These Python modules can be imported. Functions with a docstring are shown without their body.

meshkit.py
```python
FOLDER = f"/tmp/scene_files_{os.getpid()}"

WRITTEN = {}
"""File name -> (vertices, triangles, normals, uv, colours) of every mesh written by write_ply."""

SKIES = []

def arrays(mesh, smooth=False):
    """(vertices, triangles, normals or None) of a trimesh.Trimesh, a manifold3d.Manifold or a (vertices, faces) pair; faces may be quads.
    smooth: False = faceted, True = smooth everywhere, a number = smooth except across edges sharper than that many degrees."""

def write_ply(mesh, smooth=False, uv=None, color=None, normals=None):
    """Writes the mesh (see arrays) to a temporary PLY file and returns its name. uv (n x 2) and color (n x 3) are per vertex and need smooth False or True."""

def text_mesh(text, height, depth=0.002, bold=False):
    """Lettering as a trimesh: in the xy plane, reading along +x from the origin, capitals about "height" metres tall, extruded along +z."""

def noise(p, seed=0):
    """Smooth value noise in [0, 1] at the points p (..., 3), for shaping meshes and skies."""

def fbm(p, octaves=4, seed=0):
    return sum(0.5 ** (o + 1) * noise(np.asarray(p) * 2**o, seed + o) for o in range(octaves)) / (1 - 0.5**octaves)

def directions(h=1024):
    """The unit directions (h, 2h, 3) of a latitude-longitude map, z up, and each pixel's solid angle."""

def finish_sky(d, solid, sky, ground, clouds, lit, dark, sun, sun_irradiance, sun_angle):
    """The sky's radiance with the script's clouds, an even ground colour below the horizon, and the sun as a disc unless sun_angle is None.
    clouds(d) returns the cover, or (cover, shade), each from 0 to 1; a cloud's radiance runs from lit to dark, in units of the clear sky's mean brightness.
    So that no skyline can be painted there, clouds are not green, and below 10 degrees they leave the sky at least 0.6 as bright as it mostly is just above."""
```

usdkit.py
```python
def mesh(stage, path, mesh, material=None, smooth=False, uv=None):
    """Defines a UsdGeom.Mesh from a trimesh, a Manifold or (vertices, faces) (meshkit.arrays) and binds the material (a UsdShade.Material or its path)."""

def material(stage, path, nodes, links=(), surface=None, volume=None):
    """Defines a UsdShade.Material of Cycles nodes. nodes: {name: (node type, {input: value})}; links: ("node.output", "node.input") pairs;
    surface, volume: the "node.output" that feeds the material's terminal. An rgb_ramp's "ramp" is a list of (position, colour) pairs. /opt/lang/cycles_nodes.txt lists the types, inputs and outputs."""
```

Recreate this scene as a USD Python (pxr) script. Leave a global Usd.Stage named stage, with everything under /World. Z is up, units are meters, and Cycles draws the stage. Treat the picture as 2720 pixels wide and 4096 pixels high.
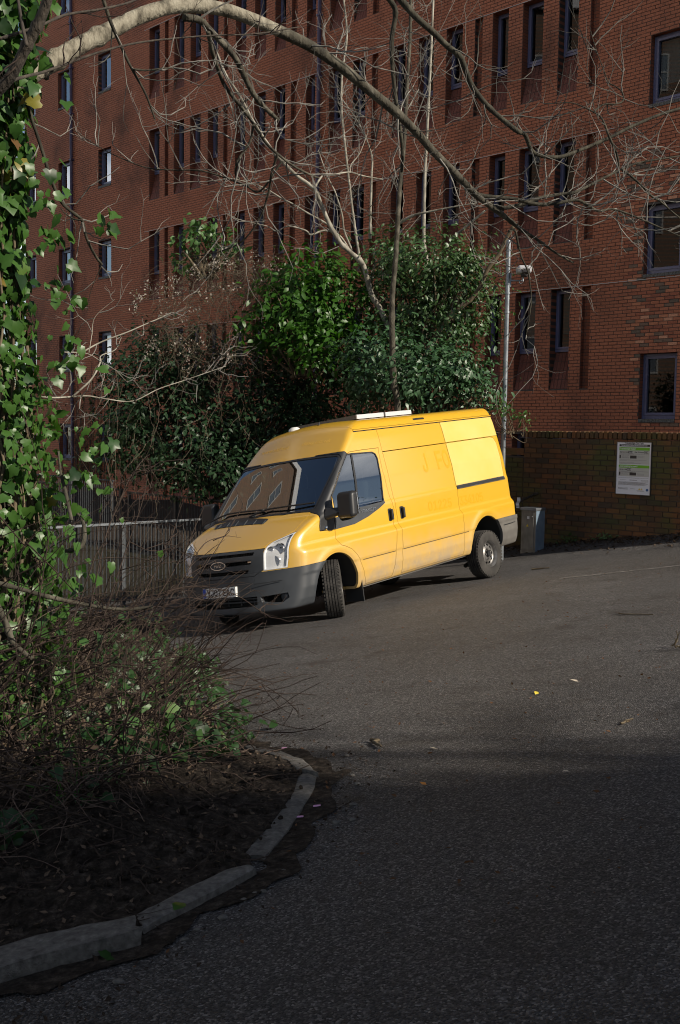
import math, random
import numpy as np
import trimesh
import manifold3d as m3
from shapely.geometry import Polygon, LineString, Point
from pxr import Usd, UsdGeom, UsdLux, UsdShade, Gf, Sdf, Vt
import usdkit, meshkit

stage = Usd.Stage.CreateInMemory()
UsdGeom.SetStageUpAxis(stage, UsdGeom.Tokens.z)
UsdGeom.SetStageMetersPerUnit(stage, 1.0)
UsdGeom.Xform.Define(stage, '/World')
UsdGeom.Scope.Define(stage, '/World/Looks')

# ------------------------------------------------------------------ camera
CAM_PITCH, CAM_ROLL = 0.0752, 0.0148            # looking a little down, almost level
_f = np.array([0, math.cos(CAM_PITCH), -math.sin(CAM_PITCH)]); _r = np.array([1., 0, 0]); _u = np.cross(_r, _f)
_r, _u = math.cos(CAM_ROLL) * _r + math.sin(CAM_ROLL) * _u, -math.sin(CAM_ROLL) * _r + math.cos(CAM_ROLL) * _u
cam = UsdGeom.Camera.Define(stage, '/World/camera')
cam.AddTransformOp().Set(Gf.Matrix4d(*_r, 0, *_u, 0, *(-_f), 0, 0, 0, 0, 1))
cam.CreateHorizontalApertureAttr(24.0); cam.CreateVerticalApertureAttr(24.0 * 1024 / 680)
cam.CreateFocalLengthAttr(24.0 * 4300 / 2720)
cam.CreateClippingRangeAttr(Gf.Vec2f(0.05, 3000))
cam.CreateExposureAttr(0.50)

# ------------------------------------------------------------------ sky and sun (the world's zero is the eye)
SUN = np.array([0.859, -0.513, 0.0]); SUN_EL = math.radians(31.0)
SUN = np.array([SUN[0] * math.cos(SUN_EL), SUN[1] * math.cos(SUN_EL), math.sin(SUN_EL)]); SUN /= np.linalg.norm(SUN)
sky = UsdLux.DomeLight.Define(stage, '/World/sky')
sky_mat = usdkit.material(stage, '/World/Looks/sky_look', {
    'tc': ('texture_coordinate', {}),
    'map': ('mapping', {'scale': (1.0, 1.0, 2.6)}),
    'n': ('noise_texture', {'scale': 2.2, 'detail': 7.0, 'roughness': 0.55}),
    'r': ('rgb_ramp', {'ramp': [(0.0, (0, 0, 0)), (0.53, (0, 0, 0)), (0.66, (.85, .85, .85)), (1.0, (1, 1, 1))]}),
    's': ('sky_texture', {'sky_type': 'single_scattering', 'sun_disc': False, 'sun_elevation': SUN_EL,
                          'sun_rotation': math.atan2(SUN[0], SUN[1]), 'air_density': 1.0, 'aerosol_density': 0.8}),
    'w': ('rgb_to_bw', {}), 'k': ('math', {'math_type': 'multiply_add', 'value2': 4.6, 'value3': 2.0}), 'cc': ('combine_color', {'color_type': 'rgb'}),
    'm': ('mix', {'mix_type': 'mix'}),
    'b': ('background_shader', {'strength': 0.060})},
    [('tc.generated', 'map.vector'), ('map.vector', 'n.vector'), ('n.fac', 'r.fac'), ('r.color', 'm.fac'), ('s.color', 'm.color1'), ('s.color', 'w.color'), ('w.val', 'k.value1'), ('k.value', 'cc.r'), ('k.value', 'cc.g'), ('k.value', 'cc.b'), ('cc.color', 'm.color2'), ('m.color', 'b.color')], surface='b.background')
UsdShade.MaterialBindingAPI.Apply(sky.GetPrim()).Bind(sky_mat)
sun = UsdLux.DistantLight.Define(stage, '/World/sun')
sun.CreateNormalizeAttr(True); sun.CreateIntensityAttr(1.25); sun.CreateAngleAttr(0.53); sun.CreateColorAttr(Gf.Vec3f(1.0, 0.90, 0.76))
_z = SUN; _x = np.cross([0, 0, 1.], _z); _x /= np.linalg.norm(_x); _y = np.cross(_z, _x)
sun.AddTransformOp().Set(Gf.Matrix4d(*_x, 0, *_y, 0, *_z, 0, 0, 0, 0, 1))
for _l, _t in ((sky, 'blue winter sky'), (sun, 'low winter sun')):
    _l.GetPrim().SetCustomDataByKey('kind', 'structure')

# ------------------------------------------------------------------ helpers
rng = np.random.default_rng(7)
used = {}
def numbered(parent, name):
    k = (parent, name); n = used.get(k, 0); used[k] = n + 1
    return name if n == 0 else f'{name}_{n:03d}'
def path_of(p): return '/World' if p is None else str(p.GetPath())
def data(prim, **kw):
    for k, v in kw.items():
        if v: prim.SetCustomDataByKey(k, v)
    return prim
def thing(name, label, category, loc=(0, 0, 0), matrix=None, group=None, kind=None):
    x = UsdGeom.Xform.Define(stage, '/World/' + numbered('/World', name))
    if matrix is not None: x.AddTransformOp().Set(matrix)
    elif tuple(loc) != (0, 0, 0): x.AddTranslateOp().Set(Gf.Vec3d(*map(float, loc)))
    return data(x.GetPrim(), label=label, category=category, group=group, kind=kind)
def put(name, mesh, mat, parent=None, smooth=False, label=None, category=None, group=None, kind=None):
    pp = path_of(parent)
    m = usdkit.mesh(stage, pp + '/' + numbered(pp, name), mesh, mat, smooth)
    return data(m.GetPrim(), label=label, category=category, group=group, kind=kind)
def cat(ms):
    ms = [m for m in ms if m is not None]
    return trimesh.util.concatenate(ms) if len(ms) > 1 else ms[0]
def man(t): return m3.Manifold(m3.Mesh(np.asarray(t.vertices, np.float32), np.asarray(t.faces, np.uint32)))
def tri(m):
    q = m.to_mesh(); return trimesh.Trimesh(np.asarray(q.vert_properties)[:, :3], np.asarray(q.tri_verts), process=False)
def box(x0, x1, y0, y1, z0, z1):
    b = trimesh.creation.box((abs(x1 - x0), abs(y1 - y0), abs(z1 - z0))); b.apply_translation(((x0 + x1) / 2, (y0 + y1) / 2, (z0 + z1) / 2)); return b
def rbox(sx, sy, sz, r):
    """rounded box centred on zero"""
    s = m3.Manifold.sphere(r, 16)
    return tri(m3.Manifold.batch_hull([s.translate((a * (sx / 2 - r), b * (sy / 2 - r), c * (sz / 2 - r))) for a in (-1, 1) for b in (-1, 1) for c in (-1, 1)]))
def tube(pts, rad, sides=8, caps=True):
    """a tapering tube along a polyline"""
    p = np.asarray(pts, float); n = len(p); r = np.broadcast_to(np.asarray(rad, float), (n,))
    d = np.gradient(p, axis=0); d /= np.maximum(np.linalg.norm(d, axis=1, keepdims=True), 1e-9)
    ref = np.array([0, 0, 1.]) if abs(d[0][2]) < .9 else np.array([1., 0, 0])
    a = np.cross(d[0], ref); a /= np.linalg.norm(a); V = []
    th = np.linspace(0, 2 * np.pi, sides, endpoint=False)
    for i in range(n):
        a = a - d[i] * np.dot(a, d[i]); a /= max(np.linalg.norm(a), 1e-9); b = np.cross(d[i], a)
        V.append(p[i] + r[i] * (np.cos(th)[:, None] * a + np.sin(th)[:, None] * b))
    V = np.vstack(V); i = np.arange(n - 1)[:, None] * sides; j = np.arange(sides)[None]; k = (j + 1) % sides
    A, B, C, D = (i + j).ravel(), (i + k).ravel(), (i + sides + k).ravel(), (i + sides + j).ravel()
    F_ = [np.stack([A, B, C], 1), np.stack([A, C, D], 1)]
    if caps:
        k = np.arange(1, sides - 1); F_.append(np.stack([0 * k, k + 1, k], 1)); L = (n - 1) * sides; F_.append(np.stack([L + 0 * k, L + k, L + k + 1], 1))
    return trimesh.Trimesh(V, np.vstack(F_), process=False)
def spline(pts, n):
    """smooth resampling of a polyline (Catmull-Rom), n points per span"""
    p = np.asarray(pts, float); q = np.vstack([2 * p[0] - p[1], p, 2 * p[-1] - p[-2]]); out = []
    for i in range(1, len(q) - 2):
        t = np.linspace(0, 1, n, endpoint=False)[:, None]
        out.append(.5 * (2 * q[i] + (q[i + 1] - q[i - 1]) * t + (2 * q[i - 1] - 5 * q[i] + 4 * q[i + 1] - q[i + 2]) * t ** 2 + (3 * q[i] - q[i - 1] - 3 * q[i + 1] + q[i + 2]) * t ** 3))
    return np.vstack(out + [p[-1:]])
def extrude(poly, h0, h1):
    """polygon (list of xy or shapely) -> solid from h0 to h1"""
    if not isinstance(poly, Polygon): poly = Polygon(poly)
    rings = [np.asarray(poly.exterior.coords)[:-1]] + [np.asarray(r.coords)[:-1] for r in poly.interiors]
    return m3.CrossSection([r for r in rings], m3.FillRule.EvenOdd).extrude(h1 - h0).translate((0, 0, h0))
def xf(mesh, o, ax, ay, az):
    """places a mesh in a frame: origin, and the directions of its x, y, z"""
    m = mesh.copy(); m.vertices = np.asarray(o) + np.asarray(m.vertices) @ np.array([ax, ay, az], float)
    if np.dot(np.cross(ax, ay), az) < 0: m.invert()
    return m
def lathe(profile, n=48):
    """(radius, height) profile turned about z"""
    return trimesh.creation.revolve(np.asarray(profile, float), sections=n)

# ------------------------------------------------------------------ materials
def mat(name, nodes, links, surface='p.BSDF', volume=None):
    return usdkit.material(stage, '/World/Looks/' + name, nodes, links, surface=surface, volume=volume)
def plain(name, color, rough=.5, metal=0., spec=.5, coat=0., **kw):
    return mat(name, {'p': ('principled_bsdf', {'base_color': color, 'roughness': rough, 'metallic': metal, 'specular_ior_level': spec, 'coat_weight': coat, **kw})}, [])
def noisy(name, ramp, scale=8., detail=4., rough=.6, bump=.3, bscale=None, dist=.01, metal=0., spec=.5, stretch=(1, 1, 1), rrough=.55):
    """a colour ramp over noise in object space, with matching fine relief"""
    return mat(name, {
        'tc': ('texture_coordinate', {}), 'mp': ('mapping', {'scale': stretch}),
        'n': ('noise_texture', {'scale': scale, 'detail': detail, 'roughness': rrough}), 'r': ('rgb_ramp', {'ramp': ramp}),
        'n2': ('noise_texture', {'scale': bscale or scale * 3, 'detail': 3.0}), 'b': ('bump', {'strength': bump, 'distance': dist}),
        'p': ('principled_bsdf', {'roughness': rough, 'metallic': metal, 'specular_ior_level': spec})},
        [('tc.object', 'mp.vector'), ('mp.vector', 'n.vector'), ('mp.vector', 'n2.vector'), ('n.fac', 'r.fac'), ('r.color', 'p.base_color'), ('n2.fac', 'b.height'), ('b.normal', 'p.normal')])

def brick_look(name, ramp, per_island, dirt=(.02, .018, .015), dirt_ramp=((0, (0, 0, 0)), (.5, (0, 0, 0)), (.72, (.6, .6, .6)), (1, (.8, .8, .8))), dscale=.5, rough=.85, moss=None):
    """bricks: each its own tone, with stains of their own shape over many"""
    nodes = {
        'g': ('geometry', {}), 'o': ('object_info', {}), 'r': ('rgb_ramp', {'ramp': ramp, 'interpolate': False}),
        'n': ('noise_texture', {'scale': 55.0, 'detail': 4.0}), 'nr': ('rgb_ramp', {'ramp': [(0.2, (.62, .62, .62)), (.8, (1.25, 1.2, 1.15))]}),
        'mu': ('mix', {'mix_type': 'multiply', 'fac': 1.0}),
        'd': ('noise_texture', {'scale': dscale, 'detail': 5.0, 'roughness': .6}), 'dr': ('rgb_ramp', {'ramp': list(dirt_ramp)}), 'md': ('mix', {'mix_type': 'mix', 'color2': dirt}),
        'b': ('bump', {'strength': .35, 'distance': .004}), 'p': ('principled_bsdf', {'roughness': rough, 'specular_ior_level': .25})}
    links = [('g.random_per_island' if per_island else 'o.random', 'r.fac'), ('g.position', 'n.vector'), ('n.fac', 'nr.fac'), ('r.color', 'mu.color1'), ('nr.color', 'mu.color2'),
             ('g.position', 'd.vector'), ('d.fac', 'dr.fac'), ('mu.color', 'md.color1'), ('dr.color', 'md.fac'), ('n.fac', 'b.height'), ('b.normal', 'p.normal')]
    last = 'md.color'
    if moss:
        nodes |= {'mn': ('noise_texture', {'scale': 1.6, 'detail': 5.0}), 'mr': ('rgb_ramp', {'ramp': [(.48, (0, 0, 0)), (.66, (.75, .75, .75))]}), 'mm': ('mix', {'mix_type': 'mix', 'color2': moss})}
        links += [('g.position', 'mn.vector'), ('mn.fac', 'mr.fac'), ('mr.color', 'mm.fac'), (last, 'mm.color1')]; last = 'mm.color'
    return mat(name, nodes, links + [(last, 'p.base_color')])
FR = [(0, (.36, .130, .070)), (.16, (.31, .105, .058)), (.34, (.42, .165, .088)), (.48, (.33, .118, .066)), (.6, (.26, .09, .055)), (.68, (.18, .115, .08)), (.78, (.39, .148, .08)), (.87, (.13, .098, .072)), (.93, (.52, .25, .15))]
WR = [(0, (.105, .055, .026)), (.2, (.13, .066, .029)), (.4, (.09, .049, .026)), (.55, (.145, .066, .028)), (.7, (.08, .048, .027)), (.85, (.125, .055, .025)), (.94, (.06, .042, .028))]
M = {}
M['brick'] = brick_look('hotel_brick', FR, False); M['brick_many'] = brick_look('hotel_brick_joined', FR, True)
M['wbrick'] = brick_look('wall_brick', WR, False, dscale=.9, moss=(.05, .062, .018)); M['wbrick_many'] = brick_look('wall_brick_joined', WR, True, dscale=.9, moss=(.05, .062, .018))
M['mortar'] = noisy('mortar', [(.2, (.035, .028, .024)), (.8, (.075, .06, .05))], 12, rough=.95, bump=.5)
M['reveal'] = mat('brick_reveal', {
    'tc': ('texture_coordinate', {}), 'mp': ('mapping', {'rotation': (math.pi / 2, 0, 0)}),
    'br': ('brick_texture', {'color1': (.25, .08, .042), 'color2': (.17, .065, .04), 'mortar': (.05, .042, .036), 'scale': 1.0, 'brick_width': .225, 'row_height': .075, 'mortar_size': .006, 'bias': 0.}),
    'p': ('principled_bsdf', {'roughness': .9, 'specular_ior_level': .2})}, [('tc.object', 'mp.vector'), ('mp.vector', 'br.vector'), ('br.color', 'p.base_color')])
M['sill_tile'] = brick_look('sill_tile', [(0, (.16, .06, .045)), (.3, (.13, .055, .045)), (.6, (.19, .075, .055)), (.85, (.10, .062, .05))], True)
M['frame'] = plain('window_frame_paint', (.085, .088, .155), .38, coat=.2)
M['pipe'] = plain('pipe_paint', (.06, .042, .085), .45)
M['pane'] = mat('window_pane', {'t': ('transparent_bsdf', {'color': (.6, .65, .66)}), 'g': ('glossy_bsdf', {'color': (.95, .97, 1), 'roughness': .02}), 'f': ('fresnel', {'IOR': 3.2}), 'ge': ('geometry', {}), 'iv': ('math', {'math_type': 'subtract', 'value1': 1.}), 'fm': ('math', {'math_type': 'multiply'}), 'm': ('mix_closure', {})},
                [('ge.backfacing', 'iv.value2'), ('f.fac', 'fm.value1'), ('iv.value', 'fm.value2'), ('fm.value', 'm.fac'), ('t.BSDF', 'm.closure1'), ('g.BSDF', 'm.closure2')], surface='m.closure')
M['pane_dark'] = mat('window_pane_dark', {'t': ('transparent_bsdf', {'color': (.5, .54, .55)}), 'g': ('glossy_bsdf', {'color': (.9, .93, 1), 'roughness': .02}), 'f': ('fresnel', {'IOR': 1.6}), 'ge': ('geometry', {}), 'iv': ('math', {'math_type': 'subtract', 'value1': 1.}), 'fm': ('math', {'math_type': 'multiply'}), 'm': ('mix_closure', {})},
                [('ge.backfacing', 'iv.value2'), ('f.fac', 'fm.value1'), ('iv.value', 'fm.value2'), ('fm.value', 'm.fac'), ('t.BSDF', 'm.closure1'), ('g.BSDF', 'm.closure2')], surface='m.closure')
M['pane_sky'] = mat('window_pane_far', {'t': ('transparent_bsdf', {'color': (.5, .54, .55)}), 'g': ('glossy_bsdf', {'color': (.95, .97, 1), 'roughness': .02}), 'f': ('fresnel', {'IOR': 5.5}), 'ge': ('geometry', {}), 'iv': ('math', {'math_type': 'subtract', 'value1': 1.}), 'fm': ('math', {'math_type': 'multiply'}), 'm': ('mix_closure', {})},
                [('ge.backfacing', 'iv.value2'), ('f.fac', 'fm.value1'), ('iv.value', 'fm.value2'), ('fm.value', 'm.fac'), ('t.BSDF', 'm.closure1'), ('g.BSDF', 'm.closure2')], surface='m.closure')
M['dark'] = plain('dark_room', (.012, .012, .013), .9)
M['blind'] = plain('blind_cloth', (.42, .44, .42), .8)
M['blind_green'] = plain('blind_green', (.08, .22, .22), .8)
M['concrete'] = noisy('mossy_concrete', [(.25, (.06, .066, .03)), (.5, (.17, .165, .11)), (.75, (.26, .25, .20))], 2.5, 6, .9, .5, 30, stretch=(2.2, 2.2, .35))
M['rail'] = noisy('galvanised_rail', [(.3, (.028, .033, .038)), (.7, (.062, .070, .078))], 14, rough=.55, metal=.25, bump=.1)
M['galv'] = noisy('galvanised_steel', [(.25, (.17, .19, .21)), (.5, (.24, .265, .29)), (.75, (.32, .345, .37))], 9, 6, .42, .08, 60, metal=.75)
M['cabinet'] = noisy('cabinet_steel', [(.25, (.13, .125, .11)), (.5, (.19, .185, .165)), (.75, (.26, .25, .225))], 11, 6, .5, .08, 60, metal=.5, stretch=(1, 1, .5))
M['kerb'] = noisy('kerb_concrete', [(.25, (.035, .032, .028)), (.42, (.08, .074, .066)), (.58, (.12, .112, .10)), (.8, (.20, .188, .17))], 38, 6, .92, .9, 160, .006)
M['camera_white'] = plain('camera_white', (.36, .37, .39), .5)
M['white'] = plain('white_paint', (.62, .63, .64), .5)
M['soil'] = mat('soil', {
    'g': ('geometry', {}), 'n': ('noise_texture', {'scale': 24., 'detail': 9., 'roughness': .72}), 'r': ('rgb_ramp', {'ramp': [(.30, (.009, .0075, .006)), (.46, (.028, .022, .017)), (.56, (.058, .046, .036)), (.66, (.12, .097, .078)), (.76, (.22, .185, .155))]}),
    'n2': ('noise_texture', {'scale': 60., 'detail': 6., 'roughness': .7}), 'b': ('bump', {'strength': 1., 'distance': .03}), 'p': ('principled_bsdf', {'roughness': .95, 'specular_ior_level': .15})},
    [('g.position', 'n.vector'), ('g.position', 'n2.vector'), ('n.fac', 'r.fac'), ('r.color', 'p.base_color'), ('n2.fac', 'b.height'), ('b.normal', 'p.normal')])
M['asphalt'] = mat('asphalt', {
    'g': ('geometry', {}),
    'v': ('voronoi_texture', {'scale': 145.0, 'randomness': 1.0}), 'vr': ('rgb_ramp', {'ramp': [(.0, (.020, .020, .021)), (.35, (.048, .0475, .0495)), (.62, (.085, .084, .087)), (.84, (.145, .1435, .147)), (.95, (.25, .248, .252)), (1., (.36, .357, .36))]}),
    'sep': ('separate_color', {'color_type': 'rgb'}),
    'big': ('noise_texture', {'scale': .55, 'detail': 6., 'roughness': .62}), 'bigr': ('rgb_ramp', {'ramp': [(.25, (.5, .44, .39)), (.42, (.92, .87, .82)), (.58, (1.05, 1.02, .99)), (.75, (1.6, 1.58, 1.56))]}),
    'mul': ('mix', {'mix_type': 'multiply', 'fac': 1.}),
    'st': ('noise_texture', {'scale': 2.3, 'detail': 8., 'roughness': .7}), 'str': ('rgb_ramp', {'ramp': [(.56, (0, 0, 0)), (.72, (.75, .75, .75))]}), 'stm': ('mix', {'mix_type': 'mix', 'color2': (.022, .016, .012)}),
    'pt': ('noise_texture', {'scale': 1.35, 'detail': 9., 'roughness': .75}), 'ptr': ('rgb_ramp', {'ramp': [(.60, (0, 0, 0)), (.74, (.5, .5, .5))]}), 'ptm': ('mix', {'mix_type': 'mix', 'color2': (.21, .205, .20)}),
    'n3': ('noise_texture', {'scale': 70., 'detail': 4., 'roughness': .65}), 'hm': ('math', {'math_type': 'multiply_add', 'value2': -.9}), 'b': ('bump', {'strength': 1.0, 'distance': .022}), 'p': ('principled_bsdf', {'roughness': .68, 'specular_ior_level': .42})},
    [('g.position', 'v.vector'), ('v.color', 'sep.color'), ('sep.r', 'vr.fac'), ('g.position', 'big.vector'), ('big.fac', 'bigr.fac'), ('vr.color', 'mul.color1'), ('bigr.color', 'mul.color2'),
     ('g.position', 'st.vector'), ('st.fac', 'str.fac'), ('str.color', 'stm.fac'), ('mul.color', 'stm.color1'), ('g.position', 'pt.vector'), ('pt.fac', 'ptr.fac'), ('ptr.color', 'ptm.fac'), ('stm.color', 'ptm.color1'), ('ptm.color', 'p.base_color'),
     ('g.position', 'n3.vector'), ('v.distance', 'hm.value1'), ('n3.fac', 'hm.value3'), ('hm.value', 'b.height'), ('b.normal', 'p.normal')])
M['ground'] = noisy('rough_ground', [(.3, (.02, .018, .012)), (.7, (.06, .055, .035))], .8, rough=.95)
M['sign_face'] = plain('sign_face', (.60, .61, .66), .45); M['sign_green'] = plain('sign_green', (.13, .36, .015), .5); M['sign_grey'] = plain('sign_grey', (.40, .40, .38), .5)
M['ink'] = plain('black_ink', (.022, .02, .022), .5); M['ink_grey'] = plain('grey_ink', (.16, .16, .17), .5); M['yellow_mark'] = plain('yellow_mark', (.6, .45, .02), .5); M['blue_mark'] = plain('blue_mark', (.02, .08, .22), .5)
M['frame_dark'] = plain('sign_frame', (.09, .09, .095), .4, metal=.5)

# ------------------------------------------------------------------ the ground the car park stands on: falls to the left and away
G0 = np.array([-.680, 12.691, -2.258])
FAZ = 2.332
U = np.array([math.cos(FAZ), math.sin(FAZ), 0.]); N = np.array([-math.sin(FAZ), math.cos(FAZ), 0.]); N = -N if N[1] > 0 else N   # along the hotel, and out of it
Z = np.array([0, 0, 1.]); F0 = np.array([5.942, 24.256, 0.])
def fp(u, z, off=0.): return F0 + np.multiply.outer(u, U) + np.multiply.outer(off, N) + np.multiply.outer(z, Z)
W0 = np.array([3.657, 17.884, 0.])                 # on the car park wall's face
WOFF = float(np.dot(W0 - F0, N)); WU = float(np.dot(W0 - F0, U))
def gh(x, y):
    x = np.asarray(x, float); y = np.asarray(y, float)
    xc = np.clip(x, -7, 9); yc = np.clip(y, -6, 24)
    z = G0[2] + .147 * (xc - G0[0]) - .0675 * (yc - G0[1])
    d = (x - W0[0]) * N[0] + (y - W0[1]) * N[1]    # distance in front of the wall
    z = z + .16 * np.exp(-(np.clip(d, -1, 9) / .9) ** 2) * np.clip((x - .5) / 2, 0, 1)
    return z + .012 * (meshkit.noise(np.stack([x * .7, y * .7, 0 * x], -1), 3) - .5)
def sheet(poly, step, zf):
    """a triangulated sheet over a polygon, draped on zf"""
    P = Polygon(poly); x0, y0, x1, y1 = P.bounds
    s = extrude(P, 0, 1); s = tri(s)
    pts = []; from shapely import contains_xy
    gx, gy = np.meshgrid(np.arange(x0, x1, step), np.arange(y0, y1, step)); g = np.stack([gx.ravel(), gy.ravel()], 1)
    inside = contains_xy(P.buffer(-step * .35), g[:, 0], g[:, 1]); g = g[inside]
    ring = np.asarray(P.segmentize(step).exterior.coords)[:-1]
    from scipy.spatial import Delaunay
    q = np.vstack([ring, g]); d = Delaunay(q); c = q[d.simplices].mean(1); k = contains_xy(P, c[:, 0], c[:, 1]); f = d.simplices[k]
    a, b, c = q[f[:, 0]], q[f[:, 1]], q[f[:, 2]]; flip = np.cross(b - a, c - a) < 0; f[flip] = f[flip][:, ::-1]
    return trimesh.Trimesh(np.column_stack([q, zf(q[:, 0], q[:, 1])]), f, process=False)
far = 600.
put('ground', (np.array([[-far, -far, -5.2], [far, -far, -5.2], [far, far, -5.2], [-far, far, -5.2]]), np.array([[0, 1, 2], [0, 2, 3]])), M['ground'], kind='structure')
_w = lambda t, off=0.: (W0 - U * t + N * off)[:2]
lot = [(-7, -6), (14, -6), tuple(_w(9.5, .02)), tuple(_w(-.0, .02)), tuple(_w(-4.5, .02)), (-1.0, 22.3), (-7, 23)]
put('car_park', sheet(lot, .25, gh), M['asphalt'], smooth=True, kind='structure')

# ------------------------------------------------------------------ brickwork: each brick has its own edges, joints recessed
def project(P):
    q = np.asarray(P) @ np.array([_r, _u, _f]).T
    return 1360 + 4300 * q[..., 0] / q[..., 2], 2048 - 4300 * q[..., 1] / q[..., 2], q[..., 2]
def lay(u0, u1, z0, z1, course, length, holes, joint=.010):
    """running-bond bricks (u0, u1, z0, z1) over a rectangle, cut round the holes"""
    out = []
    n = int(round((z1 - z0) / course))
    for k in range(n):
        za, zb = z0 + k * course, z0 + (k + 1) * course
        cuts = sorted((max(a, u0), min(b, u1)) for a, b, c, d in holes if c < zb - .012 and d > za + .012 and b > u0 and a < u1)
        spans, at = [], u0
        for a, b in cuts:
            if a > at: spans.append((at, a))
            at = max(at, b)
        if at < u1: spans.append((at, u1))
        off = (k % 2) * length / 2 + .003 * ((k * 7919) % 11 - 5)
        for a, b in spans:
            i0 = math.floor((a - off) / length)
            while True:
                p, q = max(a, i0 * length + off), min(b, (i0 + 1) * length + off)
                if i0 * length + off >= b: break
                if q - p > .03: out.append((p + joint / 2, q - joint / 2, za + joint / 2, zb - joint / 2))
                i0 += 1
    return np.array(out)
_BF = np.array([[0, 1, 2], [0, 2, 3], [0, 4, 5], [0, 5, 1], [1, 5, 6], [1, 6, 2], [2, 6, 7], [2, 7, 3], [3, 7, 4], [3, 4, 0]])
def brick_mesh(b, y0, y1, seed=1):
    """b: rows (u0, u1, z0, z1); front face proud at y1 (slightly uneven, arrises eased), sides back to y0; local axes u, outwards, up"""
    r = np.random.default_rng(seed); n = len(b); y = y1 + r.uniform(-.0025, .0025, n); e = .003
    j = r.uniform(-.0015, .0015, (n, 4)); u0, u1, z0, z1 = (b + j).T
    V = np.zeros((n, 8, 3)); Y0 = np.full(n, y0)
    for k, (u, z, d) in enumerate(((u0 + e, z0 + e, y), (u0 + e, z1 - e, y), (u1 - e, z1 - e, y), (u1 - e, z0 + e, y), (u0, z0, Y0), (u0, z1, Y0), (u1, z1, Y0), (u1, z0, Y0))):
        V[:, k] = np.stack([u, d, z], 1)
    f = (_BF[None] + 8 * np.arange(n)[:, None, None]).reshape(-1, 3)
    V = V.reshape(-1, 3); t = trimesh.Trimesh(V, f, process=False)
    if t.face_normals[0][1] < 0: t.invert()
    return t
def frame_matrix(ax, ay, az, o): return Gf.Matrix4d(*map(float, ax), 0, *map(float, ay), 0, *map(float, az), 0, *map(float, o), 1)
def panel(poly_or_rect, y0, y1, holes=()):
    """a slab in the u-z plane between depths y0 and y1 with rectangular holes"""
    u0, u1, z0, z1 = poly_or_rect
    P = Polygon([(u0, z0), (u1, z0), (u1, z1), (u0, z1)])
    from shapely import box as sbox, unary_union
    if holes: P = P.difference(unary_union([sbox(a, c, b, d) for a, b, c, d in holes]))
    out = []
    for g in getattr(P, 'geoms', [P]):
        out.append(xf(tri(extrude(g, y0, y1)), (0, 0, 0), (1, 0, 0), (0, 0, 1), (0, 1, 0)))
    return cat(out)

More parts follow.
